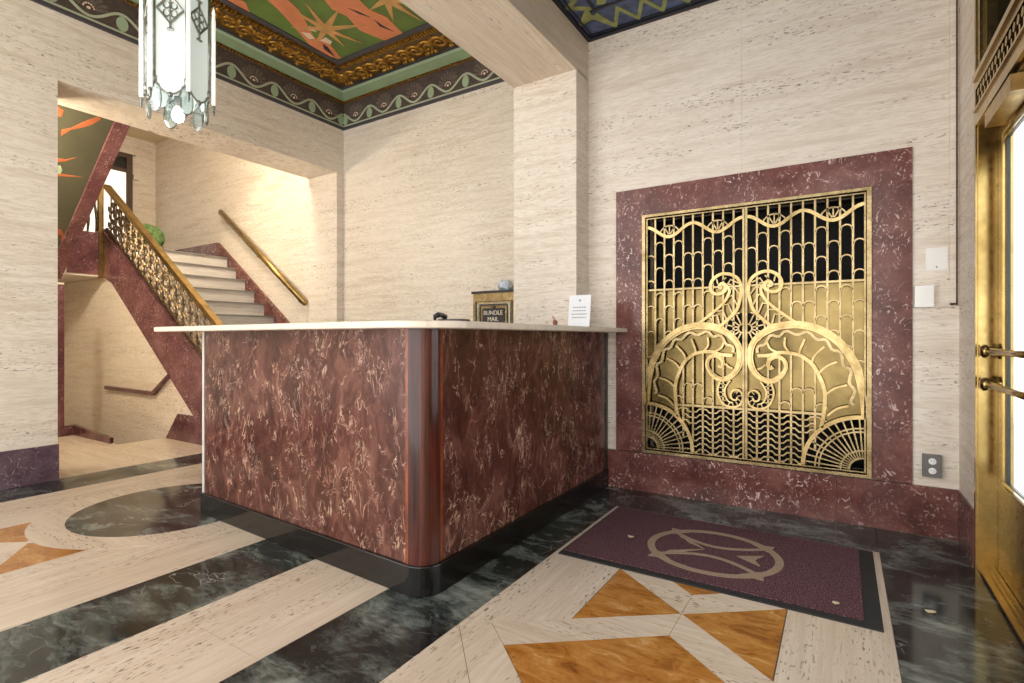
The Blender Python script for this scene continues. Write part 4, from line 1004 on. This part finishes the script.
# ------------------------------------------------------------------ lantern
def lantern(cx, cy, label, group):
    L = empty('hanging_lantern', (cx, cy, 2.33), label, 'lantern', group)
    R0 = .172; ph = math.atan2(-cy, -cx)-math.radians(14.6)+PI/6
    zt, zb_ = 3.34, 2.60
    V = [(cx+R0*math.cos(ph+k*PI/3), cy+R0*math.sin(ph+k*PI/3)) for k in range(6)]
    for k in range(6):
        a, b = Vector((*V[k], 0)), Vector((*V[(k+1)%6], 0)); d = (b-a); l = d.length; d.normalize(); nrm = Vector((d.y, -d.x, 0))
        if nrm.dot(Vector(((a.x+b.x)/2-cx, (a.y+b.y)/2-cy, 0))) < 0: nrm = -nrm
        Q = lambda t, z, o=0: tuple(a+d*(t*l)+nrm*o+Vector((0, 0, z)))
        low = [(0, zb_)]+[(.5-.5*math.cos(PI*i/10), zb_-.085*math.sin(PI*i/10)**1.6) for i in range(1, 10)]+[(1, zb_)]
        bm = bmesh.new(); A_ = []; B_ = []
        for t, z in low+[(1, zt), (0, zt)]: A_.append(bm.verts.new(Q(t, z, -.004))); B_.append(bm.verts.new(Q(t, z, 0)))
        n = len(A_); bm.faces.new(A_); bm.faces.new(B_[::-1])
        for i in range(n): bm.faces.new((A_[i], A_[(i+1)%n], B_[(i+1)%n], B_[i]))
        finish('glass_panel', bm, 'frost', L)
        tube('bottom_rim', [Q(t, z, .002) for t, z in low], .006, 'silver', L, 6)
        # pierced diamond ornament
        zc = 3.02; bm = bmesh.new(); w, h = .40*l, .085
        for q, r_ in (((.5-.40, zc), (.5, zc+h)), ((.5, zc+h), (.5+.40, zc)), ((.5+.40, zc), (.5, zc-h)), ((.5, zc-h), (.5-.40, zc))): btube(bm, [Q(q[0], q[1], .008), Q(r_[0], r_[1], .008)], .007, 5)
        for an in range(4):
            ca, sa = math.cos(an*PI/2+PI/4), math.sin(an*PI/2+PI/4)
            btube(bm, [Q(.5+.16*ca+.10*math.cos(t), zc+(.034*sa)+.022*math.sin(t), .008) for t in [i*PI/4 for i in range(8)]], .0045, 4, True)
        btube(bm, [Q(.5, zc-h*.8, .008), Q(.5, zc+h*.8, .008)], .004, 4)
        for sg_ in (1, -1):
            btube(bm, [Q(.5, zc+sg_*h, .008), Q(.5, zc+sg_*(h+.025), .008)], .007, 5); btube(bm, [Q(.40, zc+sg_*(h+.035), .008), Q(.6, zc+sg_*(h+.035), .008)], .008, 5)
        finish('diamond_ornament', bm, 'silver', L)
        lathe('rim_boss', [(.004, -.018), (.014, -.008), (.015, .004), (.006, .014)], Q(.5, zb_-.09, .006), 'silver', L, 8)
        tube('cross_rail', [Q(0, zt-.01), Q(1, zt-.01)], .010, 'silver', L, 6)
        # corner post, milk glass tube outside it and a clear drop below
        o = Vector((V[k][0]-cx, V[k][1]-cy, 0)).normalized(); vx, vy = V[k]
        tube('corner_post', [(vx, vy, zb_-.02), (vx, vy, zt)], .0105, 'silver', L, 6)
        px, py = vx+o.x*.026, vy+o.y*.026
        tb = lathe('glass_tube', [(.005, 2.53), (.012, 2.54), (.012, 3.07), (.009, 3.10), (.011, 3.12), (.003, 3.16)], (px, py, 0), 'tubeglass', L, 10)
        for z in (2.55, 3.02): tube('tube_clip', [(vx, vy, z), (px, py, z)], .005, 'silver', tb, 5)
        lathe('tube_finial', [(.003, 2.47), (.010, 2.49), (.006, 2.505), (.013, 2.52), (.006, 2.535)], (px, py, 0), 'silver', tb, 8)
        bm = bmesh.new(); tn = Vector((-o.y, o.x, 0)); zc2 = 2.50
        ring = [(math.cos(t)*.036*(1-.25*math.sin(t)), math.sin(t)*.095) for t in [i*2*PI/18 for i in range(18)]]
        A_ = [bm.verts.new((vx+tn.x*p-o.x*.02, vy+tn.y*p-o.y*.02, zc2+q)) for p, q in ring]; B_ = [bm.verts.new((vx+tn.x*p-o.x*.008, vy+tn.y*p-o.y*.008, zc2+q)) for p, q in ring]
        bm.faces.new(A_); bm.faces.new(B_[::-1])
        for i in range(18): bm.faces.new((A_[i], A_[(i+1)%18], B_[(i+1)%18], B_[i]))
        dp = finish('glass_drop', bm, 'dropglass', L)
        btubes = [(vx+tn.x*p-o.x*.014, vy+tn.y*p-o.y*.014, zc2+q) for p, q in ring]; tube('drop_edge', btubes, .0035, 'silver', dp, 4, True)
        lathe('corner_boss', [(.004, zb_-.03), (.016, zb_-.015), (.016, zb_+.012), (.006, zb_+.03)], (vx, vy, 0), 'silver', L, 8)
    lathe('bulb', [(.006, 2.40), (.028, 2.415), (.036, 2.445), (.028, 2.475), (.014, 2.50)], (cx, cy, 0), 'bulb', L, 16)
    lathe('bulb_socket', [(.014, 2.495), (.022, 2.50), (.022, 2.56)], (cx, cy, 0), 'silver', L, 12)
    tube('spider', [(V[0][0], V[0][1], 2.575), (cx, cy, 2.56), (V[3][0], V[3][1], 2.575)], .006, 'silver', L, 5)
    lathe('crown', [(.19, 3.33), (.20, 3.345), (.14, 3.40), (.05, 3.44), (.02, 3.47), (.012, 3.5)], (cx, cy, 0), 'silver', L, 18)
    return L
L1 = lantern(*LANTERN, 'silver framed hexagonal lantern with frosted panes hanging before the stairs', 'hexagonal lobby lanterns')
tube('chain_rod', [(*LANTERN, 3.48), (*LANTERN, 3.90)], .010, 'silver', L1)
L2 = lantern(*ADDED_LANTERN, 'unseen second hexagonal lantern added to light the entrance bay', 'hexagonal lobby lanterns')
for ch in L2.children:
    pass
L2.location.z -= .29
tube('chain_rod', [(*ADDED_LANTERN, 3.40), (*ADDED_LANTERN, 3.52)], .010, 'silver', L2)

# ------------------------------------------------------------------ mat
mt = empty('entrance_mat', (-.53, 2.72, 0), 'purple entrance mat with a tan ring emblem and black rubber edge', 'mat')
mx0, mx1, my0, my1 = -1.170, .127, 2.293, 3.118
box('rubber_base', mx0, mx1, my0, my1, .0, .006, 'rubber', mt, .002)
box('pile', mx0+.012, mx1-.058, my0+.042, my1-.010, .003, .010, 'pile', mt, .002)
ez0, ez1 = .008, .0112; ek = [0]; ec = (-.535, 2.695)
def emb(pts, w=None, closed=False):
    ek[0] += 1; z1 = ez1+.00012*ek[0]
    if w: ribbon('emblem_band', pts, w, 'z', ez0, z1, 'tan', em, closed)
    else: prism('emblem_shape', pts, 'z', ez0, z1, 'tan', em)
bm = bmesh.new(); bribbon(bm, arc(*ec, .292, 0, 2*PI, 56, .262)[:-1], .036, 'z', ez0, ez1, True); em = finish('emblem_ring', bm, 'tan', mt)
ec2 = ec
for sx in (1, -1):
    for sy in (1, -1):
        tipx, tipy = ec[0]+sx*.252, ec[1]+sy*.215
        emb([(tipx, tipy), (ec[0]+sx*.236, ec[1]+sy*.125), (ec[0]+sx*.205, ec[1]+sy*.148), (ec[0]+sx*.150, ec[1]+sy*.20)])
emb(smoothpts([(-.745, 2.85), (-.64, 2.785), (-.535, 2.758), (-.43, 2.785), (-.325, 2.85)], 4), .024)
emb(smoothpts([(-.745, 2.54), (-.64, 2.605), (-.535, 2.630), (-.43, 2.605), (-.325, 2.54)], 4), .024)
emb([(-.76, 2.875), (-.66, 2.765), (-.575, 2.705), (-.66, 2.745)]); emb([(-.745, 2.865), (-.575, 2.705), (-.715, 2.80)])
emb([(-.745, 2.525), (-.575, 2.700), (-.715, 2.60)]); emb([(-.425, 2.695), (-.315, 2.765), (-.345, 2.695), (-.315, 2.628)])
def leafscrap(x, y, z, s, lab):
    n = 7; pts = [(x+s*random.uniform(.6, 1)*math.cos(k*2*PI/n), y+.6*s*random.uniform(.6, 1)*math.sin(k*2*PI/n)) for k in range(n)]
    bm = bmesh.new(); bprism(bm, pts, 'z', z, z+.003)
    for v in bm.verts: v.co.z += .25*abs(v.co.x-x)
    tag(finish('leaf_scrap', bm, 'leaf'), lab, 'leaf')
leafscrap(.283, 2.56, .0, .022, 'pale dry leaf scrap on the black marble near the door')
leafscrap(-.02, 2.42, .0112, .018, 'tiny pale scrap near the right end of the purple mat')
leafscrap(-.935, 2.66, .0112, .022, 'tiny tan crumb left of the mat emblem')
